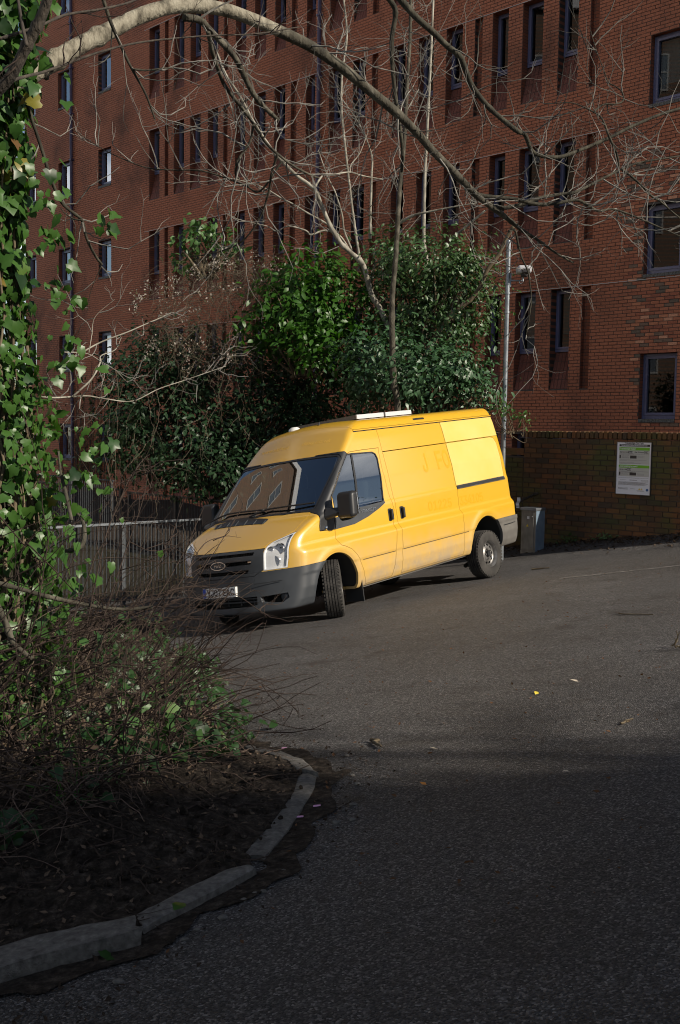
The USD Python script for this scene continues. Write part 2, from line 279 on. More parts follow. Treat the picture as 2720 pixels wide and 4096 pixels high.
# ------------------------------------------------------------------ the hotel
hotel = thing('hotel_building', 'large red brick hotel block with rows of narrow slit windows behind the trees', 'building', matrix=frame_matrix(U, N, Z, F0))
HU0, HU1, HZ0, HZ1 = -9.0, 27.2, -5.2, 21.6
GROUPS = [(.50, .72, [(1.05, 1.57), (2.02, 2.60), (3.03, 3.50)]), (3.82, 4.05, [(4.45, 4.97), (5.40, 5.91), (6.38, 6.82)]), (7.38, 7.60, [(7.85, 8.33), (8.80, 9.30), (9.90, 10.27)]),
          (10.70, 10.93, [(11.20, 11.68), (12.10, 12.63), (13.06, 13.56)]), (13.95, 14.15, [(14.45, 14.97), (15.37, 15.93), (16.28, 16.84)]), (17.17, 17.38, [(17.70, 18.30)])]
slits, niches, wins = [], [], []
for k in range(-1, 6):
    zb = 1.92 + 3.37 * k
    for a, b, ws in GROUPS:
        niches.append((a, b, zb - .87, zb + 1.44))
        for w0, w1 in ws: slits.append((w0, w1, zb, zb + 1.44))
for zt in (16.75, 13.37, 10.03, 6.77, 3.48, .10, 20.1):
    wins += [(20.75, 21.60, zt - 1.30, zt), (23.55, 24.50, zt - 1.30, zt), (26.30, 27.06, zt - 1.20, zt)]
wins += [(-1.70, -.82, 7.07, 8.52), (-1.70, -.82, 3.48, 4.95), (-1.70, -.82, .36, 1.78), (-1.70, -.82, 10.62, 12.07), (-1.70, -.82, 14.2, 15.6)]
vent = (-1.33, -.97, -.62, -.36)
slit_holes = [(a, b, c - .87, d) for a, b, c, d in slits]
through = slit_holes + wins
put('wall', cat([panel((HU0, HU1, HZ0, HZ1), -.36, -.11, through), panel((HU0, HU1, HZ0, HZ1), -.11, -.001, through + niches),
                 box(HU0, HU1, -14, -13.7, HZ0, HZ1), box(HU0, HU0 + .3, -13.7, -.36, HZ0, HZ1), box(HU1 - .3, HU1 - .002, -13.7, -.362, HZ0, HZ1)]), M['reveal'], hotel)
put('mortar_bed', panel((HU0, HU1, HZ0, HZ1), 0, .003, through + niches), M['mortar'], hotel)
put('roof', box(HU0 - .1, HU1 + .1, -14.1, .12, HZ1, HZ1 + .35), M['mortar'], hotel)
put('inner_wall', box(HU0 + .5, HU1 - .5, -3.1, -3.0, HZ0, HZ1), M['dark'], hotel)
bricks = lay(HU0, HU1, HZ0, HZ0 + 357 * .075, .075, .225, through + niches)
c = np.stack([(bricks[:, 0] + bricks[:, 1]) / 2, (bricks[:, 2] + bricks[:, 3]) / 2], 1)
px, py, dp = project(F0 + c[:, :1] * U + c[:, 1:] * Z)
seen = (px > -60) & (px < 2790) & (py > -60) & (c[:, 1] > -3.2) & (py < 2100)
bricks, px, py, dp = bricks[seen], px[seen], py[seen], dp[seen]
clear = (px > 2000) & (px < 2700) & (py > 560) & (py < 1700)
order = np.argsort(np.where(clear, dp, 1e9)); single = order[:299]; rest = np.setdiff1d(np.arange(len(bricks)), single)
for i in single: put('brick', brick_mesh(bricks[i:i + 1], .003, .011, int(i)), M['brick'], hotel)
put('brickwork', brick_mesh(bricks[rest], .003, .011), M['brick_many'], hotel, kind='stuff')
def window(u0, u1, z0, z1, rec, fw=.055, blind=None, pane_mat=None, sill=None):
    """frame and casement set back in the wall; pane and sill are its children"""
    e = .004; y1, y0 = -rec, -rec - .07
    ring = lambda a, b, c, d, w, ya, yb: [box(a, a + w, ya, yb, c, d), box(b - w, b, ya, yb, c, d), box(a + w, b - w, ya, yb, c, c + w * 1.25), box(a + w, b - w, ya, yb, d - w, d)]
    m = ring(u0 + e, u1 - e, z0 + e, z1 - e, fw, y0, y1)
    g = .008; m += ring(u0 + fw + g, u1 - fw - g, z0 + fw * 1.25 + g, z1 - fw - g, fw * .75, y0 - .01, y1 + .012)
    w = put('window', cat(m), M['frame'], hotel)
    i = fw + g + fw * .75 - .01
    put('pane', box(u0 + i, u1 - i, y0 + .02, y0 + .026, z0 + i * 1.2, z1 - i), M[pane_mat or ('pane_dark' if u0 < 12 else 'pane_sky' if u0 > 20 else 'pane')], w)
    if blind: put('blind', box(u0 + .1, u1 - .1, y0 - .12, y0 - .11, z0 + (z1 - z0) * blind[1], z1 - .08), M[blind[0]], w)
    if sill: put('sill', sill, M['kerb'], w)
    return w
R2 = random.Random(5)
for a, b, zb, zt in slits:
    px_, py_, _ = project(F0 + (a + b) / 2 * U + (zb + .7) * Z)
    w = window(a, b, zb, zt, .20, .05, blind=(R2.choice(['blind', 'blind_green']), R2.choice([.3, .5, .62])) if R2.random() < .22 else None)
    # sloping brick sill below
    wd = trimesh.Trimesh(*[np.array(x) for x in ([(s, y, z) for s in (a + .003, b - .003) for y, z in ((-.34, zb - .87), (-.02, zb - .87), (-.24, zb - .002), (-.34, zb - .002))],
        [(0, 2, 1), (0, 3, 2), (4, 5, 6), (4, 6, 7), (0, 1, 5), (0, 5, 4), (1, 2, 6), (1, 6, 5), (2, 3, 7), (2, 7, 6), (3, 0, 4), (3, 4, 7)])], process=False)
    s = put('sill', wd, M['mortar'], hotel)
    ncol, nrow, tb = 5, 4, []
    sl = np.array([0, -.22, .868]); L = np.linalg.norm(sl); sl /= L; nn = np.array([0, sl[2], -sl[1]])
    for i in range(ncol):
        for j in range(nrow):
            tb.append((a + .006 + i * (b - a - .012) / ncol + .004, a + .006 + (i + 1) * (b - a - .012) / ncol - .004, j * L / nrow + .004, (j + 1) * L / nrow - .004))
    t = brick_mesh(np.array(tb), 0, .008); t = xf(t, (0, -.02, zb - .87), (1, 0, 0), nn, sl)
    put('sill_tile', t, M['sill_tile'], s, kind='stuff')
for a, b, c_, d_ in wins:
    window(a, b, c_, d_, .13, .06, blind=('blind', .32) if (a < 0 and 6 < c_ < 8) else None,
           sill=cat([box(a + .004 + k * (b - a - .008) / 10, a + .002 + (k + 1) * (b - a - .008) / 10 - .004, -.13, .03, c_ - .075, c_ - .002) for k in range(10)]))
for uc in (23.40, 9.66):
    p_ = put('drainpipe', tube([(uc, .085, HZ0), (uc, .085, HZ1)], .055, 14), M['pipe'], hotel)
    for z_ in np.arange(-3.4, 18, 1.67): put('bracket', box(uc - .075, uc + .075, .003, .15, z_, z_ + .05), M['pipe'], p_)
for zb in [1.92 + 3.37 * k for k in range(6)]:
    put('lintel_line', box(.0 if zb > 2 else -2.4, 18.6, .006, .0135, zb + 1.452, zb + 1.462), M['blind'], hotel)

# ------------------------------------------------------------------ the low brown car park wall
wall = thing('car_park_wall', 'low dark brown mossy brick wall with a brick-on-edge top beside the van', 'wall', matrix=frame_matrix(U, N, Z, W0))
WZ, WS, UE = .05, -.25, .755
put('wall_core', cat([box(-9, UE, -.226, -.004, -3, WZ - .13), box(UE + .001, 4.6, -.226, -.004, -3, WS - .13)]), M['mortar'], wall)
zb0 = WZ - .12 - 25 * .0845
wb = np.vstack([lay(-9, UE, zb0, WZ - .12, .0845, .252, []), lay(UE + .004, 4.6, zb0, zb0 + 21 * .0845, .0845, .252, [])])
cx = (wb[:, 0] + wb[:, 1]) / 2; cz = (wb[:, 2] + wb[:, 3]) / 2
px, py, dp = project(W0 + cx[:, None] * U + cz[:, None] * Z)
ok = (px < 2720) & (px > 2050) & (cz > -1.95); order = np.argsort(np.where(ok, dp, 1e9)); single = order[:255]; rest = np.setdiff1d(np.arange(len(wb)), single)
for i in single: put('brick', brick_mesh(wb[i:i + 1], -.004, .006, int(i)), M['wbrick'], wall)
put('brickwork', brick_mesh(wb[rest], -.004, .006), M['wbrick_many'], wall, kind='stuff')
for k in range(60):
    ua = UE - .0865 * (k + 1); dz = R2.uniform(-.004, .004)
    if ua < -3.7: break
    q = rbox(.077, .236, .114, .014); q.apply_translation((ua + .043, -.109, WZ - .057 + dz)); put('coping_brick', q, M['wbrick'], wall)
put('coping', cat([box(-9, -3.72, -.226, .006, WZ - .115, WZ), box(UE + .004, 4.6, -.226, .006, WS - .115, WS)]), M['wbrick'], wall)

# ------------------------------------------------------------------ the sign on it
sn = thing('car_park_sign', 'white car park notice with two green bands on the brown wall', 'sign', matrix=frame_matrix(-U, Z, N, W0 + U * (-4.12 - WU) + Z * -.925 + N * .03))
SW, SH = .60, .815
put('board', box(0, SW, 0, SH, -.012, 0), M['sign_face'], sn)
put('edge_frame', cat([box(-.008, 0, -.008, SH + .008, -.014, .006), box(SW, SW + .008, -.008, SH + .008, -.014, .006), box(0, SW, -.008, 0, -.014, .006), box(0, SW, SH, SH + .008, -.014, .006)]), M['frame_dark'], sn)
def flat(x0, x1, y0, y1, h): return box(x0, x1, y0, y1, 0, h)
def words(text, h, x, y, z=.0022, bold=True, center=False):
    t = meshkit.text_mesh(text, h, .0012, bold=bold); t.apply_translation((x - (t.bounds[1][0] + t.bounds[0][0]) / 2 if center else x, y, z)); return t
put('green_band', flat(.04, .575, .69, .737, .0016), M['sign_green'], sn); put('green_band', flat(.04, .575, .415, .462, .0016), M['sign_green'], sn)
put('grey_panel', flat(.04, .575, .472, .688, .0012), M['sign_grey'], sn); put('grey_panel', flat(.04, .575, .28, .413, .0012), M['sign_grey'], sn)
blk = [flat(.04, .575, .75, .783, .0016)]
for x, y, w in ((.205, .645, .075), (.48, .645, .075), (.185, .372, .075)): blk.append(flat(x, x + w, y, y + .034, .0018))
blk += [flat(.235, .35, .562, .608, .0018), flat(.235, .35, .298, .344, .0018), flat(.045, .07, .562, .612, .0018), flat(.045, .07, .298, .348, .0018)]
put('black_box', cat(blk), M['ink'], sn)
put('lettering', cat([words('Travelodge Car Park', .025, SW / 2, .789, .0004, center=True), words('Up to 4 hours', .02, .05, .652, .0016), words('Per 24 hours', .02, .315, .652, .0016), words('Up to 4 hours', .02, .05, .379, .0016)]), M['ink'], sn)
put('lettering', cat([words('The pay station is located at the front of the hotel', .0145, SW / 2, .76, center=True), words('Travelodge Guest', .024, .05, .702), words('Just looking to park?', .024, .05, .428),
    words('£4.00', .02, .212, .652), words('£7.00', .02, .487, .652), words('£4.00', .02, .192, .379)]), M['white'], sn)
fine = []
for y, x0, x1 in [(.632, .05, .565), (.618, .05, .3), (.602, .085, .22), (.590, .085, .2), (.578, .085, .21), (.566, .085, .215), (.592, .365, .49), (.575, .365, .49), (.535, .05, .52), (.521, .05, .18), (.497, .05, .31), (.482, .05, .43),
                  (.358, .05, .565), (.345, .05, .29), (.333, .085, .22), (.321, .085, .2), (.309, .085, .21), (.322, .365, .49), (.306, .365, .49), (.255, .04, .565), (.222, .07, .17), (.224, .24, .37), (.214, .24, .37), (.224, .44, .565), (.214, .44, .565)] + [(.19 - .009 * k, .04, .565 - .03 * (k % 3)) for k in range(6)] + [(.10 - .012 * k, .04, .21) for k in range(3)] + [(.085, .255, .34), (.06, .37, .5), (.05, .385, .49)]:
    x = x0
    while x < x1:
        w = R2.uniform(.008, .03); fine.append(flat(x, min(x1, x + w), y, y + .0045, .0022)); x += w + .005
put('small_print', cat(fine), M['ink_grey'], sn, kind='stuff')
put('warning_mark', cat([tri(extrude([(x, .075), (x + .032, .075), (x + .016, .105)], 0, .002)) for x in (.40, .437)]), M['yellow_mark'], sn)
put('round_badge', tri(m3.Manifold.cylinder(.002, .021, .021, 32).translate((.552, .078, 0))), M['blue_mark'], sn)

# ------------------------------------------------------------------ pole with the security camera
pb = np.array([2.618, 17.36, float(gh(2.618, 17.36))])
pole = thing('lamp_column', 'slim grey galvanised pole rising behind the van carrying a white security camera', 'pole', pb)
ph = 3.05 - pb[2]
put('pole', tube([(0, 0, -.1), (0, 0, .9), (0, 0, .95), (0, 0, ph)], [.052, .052, .039, .036], 20), M['galv'], pole, smooth=40)
put('cap', lathe([(.0, ph + .018), (.03, ph + .014), (.04, ph - .002), (.04, ph - .03), (0, ph - .03)], 20), M['galv'], pole, smooth=40)
put('clamp', cat([tube([(0, 0, z), (0, 0, z + .03)], .045, 20) for z in (4.27, 4.42, 3.97)]), M['galv'], pole)
put('access_plate', box(.036, .05, -.03, .03, 4.38, 4.6), M['galv'], pole)
cc = thing('security_camera', 'white security camera on a short arm near the top of the grey pole', 'camera', pb + np.array([.0, 0, 0]))
h = 2.43 - pb[2]
put('arm', cat([tube([(.03, 0, h), (.24, .0, h)], .014, 10), tube([(.24, 0, h - .01), (.24, 0, h + .1)], .018, 10), tube(spline([(.18, -.01, h - .01), (.2, -.02, h - .05), (.235, -.02, h - .03)], 6), .006, 6)]), M['galv'], cc)
hs = rbox(.22, .26, .125, .04); hs.apply_translation((.247, -.02, h + .165)); put('housing', hs, M['camera_white'], cc, smooth=35)
put('lens', cat([rbox(.13, .06, .07, .02).apply_translation((.26, -.155, h + .135)), rbox(.10, .1, .05, .02).apply_translation((.25, -.06, h + .08))]), M['ink'], cc, smooth=35)

# ------------------------------------------------------------------ cabinet, broken branch, strip of paper
cb = np.array([3.178, 17.39, float(gh(3.178, 17.39)) - .02])
cab = thing('utility_cabinet', 'grey steel utility cabinet standing in front of the brown wall behind the van', 'cabinet', matrix=frame_matrix(U, -N, Z, cb))
CW, CD, CH = .29, .245, .745
body = rbox(CW, CD, CH - .03, .006); body.apply_translation((CW / 2, CD / 2, (CH - .03) / 2)); put('body', body, M['cabinet'], cab)
lid = man(rbox(CW + .03, CD + .03, .045, .006).apply_translation((CW / 2, CD / 2, CH - .028)))
put('lid', tri(lid), M['galv'], cab)
put('plinth', box(-.004, CW + .004, -.004, CD + .004, -.05, .025), M['cabinet'], cab)
dr = rbox(CW - .05, .012, CH - .14, .004); dr.apply_translation((CW / 2 + .005, -.005, CH / 2 - .02)); door = put('door', dr, M['cabinet'], cab)
M['cabinet_skylit'] = noisy('cabinet_side_skylit', [(.3, (.14, .20, .27)), (.7, (.24, .32, .40))], 7, 6, .4, .05, 60, metal=.3)  # sky reflection on this side painted in as blue
put('side_panel', box(-.005, -.0015, .004, CD - .004, .03, CH - .055), M['cabinet_skylit'], cab)  # thin sheet added only to hold the painted sky tint
for zz in (.60, .11):
    lk = lathe([(0, .012), (.008, .011), (.011, .004), (.011, 0), (0, 0)], 16); put('lock', xf(lk, (.062, -.011, zz), (1, 0, 0), (0, 0, 1), (0, -1, 0)), M['galv'], door)
put('label_plate', box(.12, .165, -.0135, -.011, .555, .60), M['white'], door)
put('warning_sign', xf(tri(extrude([(-.024, 0), (.024, 0), (0, .042)], 0, .0025)), (.155, -.011, .43), (1, 0, 0), (0, 0, 1), (0, -1, 0)), M['yellow_mark'], door)
M['bark_dark'] = noisy('dark_bark', [(.3, (.018, .014, .011)), (.6, (.05, .04, .03)), (.8, (.09, .075, .055))], 22, 6, .9, .8, 60, .012, stretch=(1, 1, .35))
br = put('broken_branch', tube(spline([(3.36, 18.2, -1.0), (3.28, 18.22, -1.03), (3.15, 18.1, -1.08), (3.03, 18.0, -1.13), (2.8, 17.8, -1.35)], 6), np.linspace(.026, .014, 25), 9), M['bark_dark'], smooth=True, label='broken dead branch leaning against the brown wall above the cabinet', category='branch')
q = np.array([(math.sin(k * .9) * .004 - .012 * (k > 4), .006 * math.sin(k * 1.7), -k * .02) for k in range(10)])
st = trimesh.Trimesh(np.vstack([q + [-.028 + .0022 * np.arange(10)[i] * 0, 0, 0] for i in [0]] + [q + [.028, .008, 0]]), [(i, i + 1, 11 + i) for i in range(9)] + [(i, 11 + i, 10 + i) for i in range(9)], process=False)
st.apply_translation((2.975, 17.9, -1.06))
put('paper_strip', st, M['white'], label='crumpled white paper strip hanging from the dead branch by the cabinet', category='paper')

# ------------------------------------------------------------------ railings and the mossy retaining wall on the left
Q = np.array([-3.165, 20.463, 0.])
mossy = thing('retaining_wall', 'low mossy concrete retaining wall under the far railing left of the van', 'wall', matrix=frame_matrix(U, N, Z, Q + N * .02))
mw = panel((-3.2, 7.5, -4.2, -2.57), -.25, 0); put('wall_face', mw, M['concrete'], mossy)
put('wall_cap', box(-3.25, 7.55, -.28, .035, -2.569, -2.50), M['concrete'], mossy)
put('end_wall', box(-3.2, -2.95, -6, -.251, -4.2, -2.5), M['concrete'], mossy)
_bed = [tuple((Q + U * -3.2 - N * .2)[:2]), tuple((Q + U * 12 - N * .2)[:2]), tuple((F0 + U * 27)[:2]), tuple((F0 + U * -2)[:2]), tuple((W0 + U * -2 - N * .24)[:2]), tuple((W0 + U * 4.4 - N * .24)[:2])]
put('planting_bed', sheet(_bed, .8, lambda x, y: -2.62 + .25 * meshkit.noise(np.stack([x * .5, y * .5, 0 * x], -1), 9)), M['soil'], smooth=True, kind='structure')
def railing(label, o, ax, u0, u1, zb, zt, pitch, posts, bar_r, top_r, group=None, low=None):
    ay = np.cross(Z, ax)
    t = thing('metal_railing', label, 'railing', matrix=frame_matrix(ax, ay, Z, o))
    put('top_rail', box(u0, u1, -top_r * 1.1, top_r * 1.1, zt - top_r, zt + top_r * .4), M['galv'] if top_r > .024 else M['rail'], t)
    put('bottom_rail', box(u0, u1, -.012, .012, zb + .08, zb + .11), M['rail'], t)
    for p in posts: put('post', box(p - .032, p + .032, -.03, .03, zb - .3, zt - top_r), M['rail'], t)
    u = u0 + pitch / 2
    while u < u1:
        if all(abs(u - p) > .045 for p in posts): put('bar', tube([(u, 0, zb + .02), (u, 0, zt - top_r + .004)], bar_r, 6, False), M['rail'], t)
        u += pitch
    return t
railing('tall dark vertical bar railing panel left of the gap behind the brambles', Q, U, 1.82, 5.6, -2.5, -1.245, .088, [1.88, 3.7, 5.5], .0085, .022)
railing('long vertical bar railing on the mossy wall running behind the van nose', Q, U, -3.0, 1.62, -2.5, -1.285, .088, [1.56, -.05, -1.7], .0085, .022)
railing('nearer railing with a bright pale handrail between brambles and van', np.array([-3.66, 18.05, 0]), -N, -2.2, 2.5, -2.98, -1.60, .074, [.0, -1.6, 1.9], .009, .026)
railing('small far railing at the foot of the hotel wall beyond the ivy', np.array([-7.2, 29.0, 0]), U, -2.0, 4, -2.6, -1.35, .1, [-1.9, .2, 2.3], .009, .022)

# ------------------------------------------------------------------ the van: body surface as one implicit form, cut into its panels
_PZ=np.array([.10,.25,.33,.45,.57,.585,.60,.70,.79,.825,.838,.893,.915,1.0,1.175,1.195,1.215,1.5,1.80,2.0,2.12,2.4])
_PY=np.array([.80,.875,.915,.945,.955,.957,.965,.972,.976,.976,.972,.930,.925,.925,.923,.921,.911,.886,.832,.790,.752,.60])
def smax(a,b,k):
    h=np.maximum(k-np.abs(a-b),0)/k
    return np.maximum(a,b)+h*h*k/4
def smin(a,b,k): return -smax(-a,-b,k)
VWB = 3.34
def VF(x,y,z):
    ay=np.abs(y)
    P=np.interp(z,_PZ,_PY)
    for cx in (0.,-VWB):
        d=np.hypot(x-cx,z-.34)
        P=P+.016*np.exp(-((d-.445)/.05)**2)*(z<.85)
    P=P-.05*np.clip(x-.2,0,1)**1.5
    g=(ay-P)*.97
    rear=(-4.235-.02*np.clip(1.2-z,0,1)-x)+ .06*ay**2
    bot=.26-z
    xn=.915-.30*(ay/.9)**2.4
    nose=(x-(xn-.10*np.clip(z-.62,-.4,1)-.25*np.clip(z-.88,0,1)))*.95
    t=np.clip((x-.06)/.74,0,1.4)
    H=1.262-.335*t**1.3-.06*y*y
    hood=smax((z-H)*.93,nose,.07)
    xe=x-.16*(.64-y*y)
    ws=(z-(1.258+.954*(.088-xe)))*.7235
    dome=(z-(1.841+.82*(-.523-xe)))*.773
    roof=z-(2.275-.10*y*y)
    cab=smax(smax(ws,dome,.01),roof,.14)
    cab=np.maximum(cab,x-.28)
    top=smin(hood,cab,.015)
    f=smax(g,top,.06)
    f=smax(f,rear,.07)
    f=smax(f,bot,.03)
    return f
def loft(level=0.,nt=420,na=150,nx=110):
    """closed surface F=level, star-shaped about the line (x<=-.8, 0, .8)"""
    c=np.array([-.8,0,.8])
    # angle samples: denser on the sides
    th=np.linspace(0,2*np.pi,nt,endpoint=False)+np.pi/nt
    al=np.linspace(0,np.pi/2,na)[1:]      # 0 = pole ahead
    D=[];O=[]
    for a in al:
        D.append(np.stack([np.full(nt,np.cos(a)),np.sin(a)*np.cos(th),np.sin(a)*np.sin(th)],1));O.append(np.tile(c,(nt,1)))
    xs=np.concatenate([np.linspace(-.8,-4.15,nx)[1:],np.linspace(-4.15,-4.262,14)[1:]])
    for x in xs:
        D.append(np.stack([np.zeros(nt),np.cos(th),np.sin(th)],1));O.append(np.tile([x,0,.8],(nt,1)))
    D=np.array(D);O=np.array(O)
    lo=np.zeros(D.shape[:2]);hi=np.full(D.shape[:2],2.6)
    for _ in range(34):
        m=(lo+hi)/2;p=O+D*m[...,None];ins=VF(p[...,0],p[...,1],p[...,2])<level
        lo=np.where(ins,m,lo);hi=np.where(ins,hi,m)
    p=O+D*lo[...,None]
    # drop the rear rows that lie outside the body
    keep=[i for i in range(len(p)) if i<na+20 or lo[i].min()>.02]
    p=p[keep];n=len(p)
    pole=c.copy();a,b=0.,2.6
    for _ in range(40):
        m=(a+b)/2
        if VF(np.array(c[0]+m),np.array(0.),np.array(.8))<level:a=m
        else:b=m
    pole[0]+=a
    V=np.vstack([p.reshape(-1,3),pole[None],[[p[-1][:,0].mean(),0,.8]]])
    i=np.arange(n-1)[:,None]*nt;j=np.arange(nt)[None];j2=(j+1)%nt
    A,B,C_,D_=i+j,i+j2,i+nt+j2,i+nt+j
    f=np.concatenate([np.stack([A,D_,C_],-1).reshape(-1,3),np.stack([A,C_,B],-1).reshape(-1,3)])
    k=np.arange(nt);k2=(k+1)%nt;L=(n-1)*nt
    f=np.vstack([f,np.stack([np.full(nt,n*nt),k,k2],1),np.stack([np.full(nt,n*nt+1),L+k2,L+k],1)])
    t=trimesh.Trimesh(V,f,process=False)
    if t.volume<0:t.invert()
    return t
_lofts = {}
def shell_at(level):
    if level not in _lofts: _lofts[level] = man(loft(level))
    return _lofts[level]

M['yellow'] = mat('van_yellow', {
    'tc': ('texture_coordinate', {}), 'sx': ('separate_xyz', {}), 'mr': ('map_range', {'from_min': .93, 'from_max': .42, 'to_min': .0, 'to_max': .95, 'clamp': True}),
    'n': ('noise_texture', {'scale': 3.2, 'detail': 8., 'roughness': .62}), 'nr': ('rgb_ramp', {'ramp': [(.30, (.35, .35, .35)), (.62, (1, 1, 1))]}), 'mf': ('mix', {'mix_type': 'multiply', 'fac': 1.}),
    'n2': ('noise_texture', {'scale': 26., 'detail': 6., 'roughness': .7}), 'n2r': ('rgb_ramp', {'ramp': [(.63, (0, 0, 0)), (.72, (.8, .8, .8))]}), 'sub': ('mix', {'mix_type': 'subtract', 'fac': 1., 'use_clamp': True}),
    'mc': ('mix', {'mix_type': 'mix', 'color1': (.57, .325, .010), 'color2': (.27, .205, .125)}), 'bw': ('rgb_to_bw', {}), 'rm': ('map_range', {'from_min': 0., 'from_max': .9, 'to_min': .42, 'to_max': .8}),
    'cm': ('map_range', {'from_min': 0., 'from_max': .6, 'to_min': .9, 'to_max': .0, 'clamp': True}),
    'p': ('principled_bsdf', {'coat_roughness': .16, 'coat_ior': 2.1, 'specular_ior_level': .7})},
    [('tc.object', 'sx.vector'), ('sx.z', 'mr.value'), ('tc.object', 'n.vector'), ('n.fac', 'nr.fac'), ('mr.result', 'mf.color1'), ('nr.color', 'mf.color2'), ('tc.object', 'n2.vector'), ('n2.fac', 'n2r.fac'),
     ('mf.color', 'sub.color1'), ('n2r.color', 'sub.color2'), ('sub.color', 'mc.fac'), ('mc.color', 'p.base_color'), ('sub.color', 'bw.color'), ('bw.val', 'rm.value'), ('rm.result', 'p.roughness'), ('bw.val', 'cm.value'), ('cm.result', 'p.coat_weight')])
M['glare_yellow'] = noisy('van_glare_yellow', [(.3, (.57, .395, .085)), (.7, (.59, .43, .13))], 2., 5, .40, .0, spec=.5)  # paler yellow: glare on the rear panels painted into the colour
M['ghost'] = plain('ghost_lettering', (.52, .275, .005), .4, coat=.4)
M['ghost_pale'] = plain('pale_ghost_lettering', (.62, .38, .06), .5)
M['plastic'] = noisy('grey_bumper_plastic', [(.3, (.022, .026, .031)), (.7, (.036, .041, .048))], 5, 5, .58, .12, 300, .002)
M['plastic_pale'] = noisy('dusty_bumper_plastic', [(.3, (.075, .070, .064)), (.7, (.11, .104, .094))], 5, 5, .7, .12, 300, .002)
M['black'] = plain('black_plastic', (.014, .015, .017), .45)
M['rubber'] = noisy('tyre_rubber', [(.3, (.022, .021, .020)), (.7, (.05, .047, .044))], 9, 5, .85, .2, 120, .002, spec=.2)
M['steel'] = noisy('wheel_steel', [(.25, (.06, .056, .05)), (.5, (.16, .155, .15)), (.75, (.30, .30, .30))], 7, 6, .45, .08, 60, metal=.7)
M['chrome'] = plain('chrome', (.75, .76, .78), .16, metal=1.)
M['reflector'] = plain('lamp_reflector', (.60, .61, .62), .3)
M['under'] = plain('underbody', (.012, .011, .010), .9)
M['red'] = plain('red_lamp', (.45, .01, .01), .2, coat=.6)
M['glass'] = mat('van_glass', {'t': ('transparent_bsdf', {'color': (.62, .66, .65)}), 'g': ('glossy_bsdf', {'color': (.95, .97, 1), 'roughness': .004}), 'f': ('fresnel', {'IOR': 3.0}), 'ge': ('geometry', {}), 'iv': ('math', {'math_type': 'subtract', 'value1': 1.}), 'fm': ('math', {'math_type': 'multiply'}), 'm': ('mix_closure', {})},
                 [('ge.backfacing', 'iv.value2'), ('f.fac', 'fm.value1'), ('iv.value', 'fm.value2'), ('fm.value', 'm.fac'), ('t.BSDF', 'm.closure1'), ('g.BSDF', 'm.closure2')], surface='m.closure')
M['lens'] = mat('lamp_lens', {'t': ('transparent_bsdf', {'color': (.98, .98, .98)}), 'g': ('glossy_bsdf', {'roughness': .05}), 'f': ('fresnel', {'IOR': 1.4}), 'ge': ('geometry', {}), 'iv': ('math', {'math_type': 'subtract', 'value1': 1.}), 'fm': ('math', {'math_type': 'multiply'}), 'm': ('mix_closure', {})},
                [('ge.backfacing', 'iv.value2'), ('f.fac', 'fm.value1'), ('iv.value', 'fm.value2'), ('fm.value', 'm.fac'), ('t.BSDF', 'm.closure1'), ('g.BSDF', 'm.closure2')], surface='m.closure')
M['roof_edge'] = plain('panel_edge_paint', (.42, .43, .45), .4)
M['plate'] = plain('number_plate', (.55, .55, .53), .4); M['plate_blue'] = plain('plate_blue', (.012, .05, .30), .4)
M['cab'] = plain('cab_trim', (.03, .032, .036), .7); M['cab2'] = plain('cab_seat', (.05, .055, .065), .9)

_fw = np.array([math.cos(4.044) * math.cos(-.038), math.sin(4.044) * math.cos(-.038), math.sin(-.038)]); _l0 = np.array([-math.sin(4.044), math.cos(4.044), 0]); _u0 = np.cross(_fw, _l0)
VL = math.cos(.156) * _l0 + math.sin(.156) * _u0; VU = np.cross(_fw, VL); VFW = _fw
van = thing('delivery_van', 'dusty yellow panel van with dark grey bumpers parked on the sloping tarmac', 'van', matrix=frame_matrix(VFW, VL, VU, G0))
RAKE = .038                                           # the body sits nose down on its wheels
def rake(t):
    t = tri(t) if hasattr(t, 'to_mesh') else t.copy()
    t.vertices = t.vertices - np.outer(t.vertices[:, 0] * RAKE, [0, 0, 1.]); return t
outer = shell_at(0.); inner = shell_at(-.030); ga = shell_at(-.007); gb = shell_at(-.012); out2 = shell_at(.020); trim = shell_at(.006)
SIDE = np.array([[1., 0, 0, 0], [0, 0, 1, 0], [0, 1, 0, 0]]); FRONT = np.array([[0., 0, 1, 0], [1, 0, 0, 0], [0, 1, 0, 0]])
WSM = np.array([[0., -.7235, .690, .088], [1, 0, 0, 0], [0, .690, .7235, 1.258]])
def buf(p, d): return (p if isinstance(p, Polygon) else Polygon(p)).buffer(d, join_style=2)
def side(p, d=0., y0=.3, y1=1.4, right=False):
    m = extrude(buf(p, d), y0, y1).transform(SIDE); return m.mirror((0, 1, 0)) if right else m
def front(p, d=0., x0=.2, x1=1.3): return extrude(buf(p, d), x0, x1).transform(FRONT)
def top(p, d=0., z0=.9, z1=1.6): return extrude(buf(p, d), z0, z1)
def wscr(p, d=0., h0=-.25, h1=.35): return extrude(buf(p, d), h0, h1).transform(WSM)
def rounded(p, r): return Polygon(p).buffer(-r).buffer(r, quad_segs=6)
G = -.0055
arch = lambda x, z, r, y0=.5: m3.Manifold.cylinder(.8, r, r, 72).transform(np.array([[1., 0, 0, x], [0, 0, 1, y0], [0, 1, 0, z]]))
arches = None
for ax_, az_, ar_ in ((.01, .335, .405), (-3.34, .325, .405)):
    a = arch(ax_, az_, ar_); a = a + a.mirror((0, 1, 0)); arches = a if arches is None else arches + a
rest = (outer - inner) - arches
glass_shell = ga - gb
def take(mk, poly, gap=G):
    """cuts a panel out of the body, leaving a shut line round it"""
    global rest
    p = rest ^ mk(poly, gap); rest = rest - mk(poly, 0.); return p
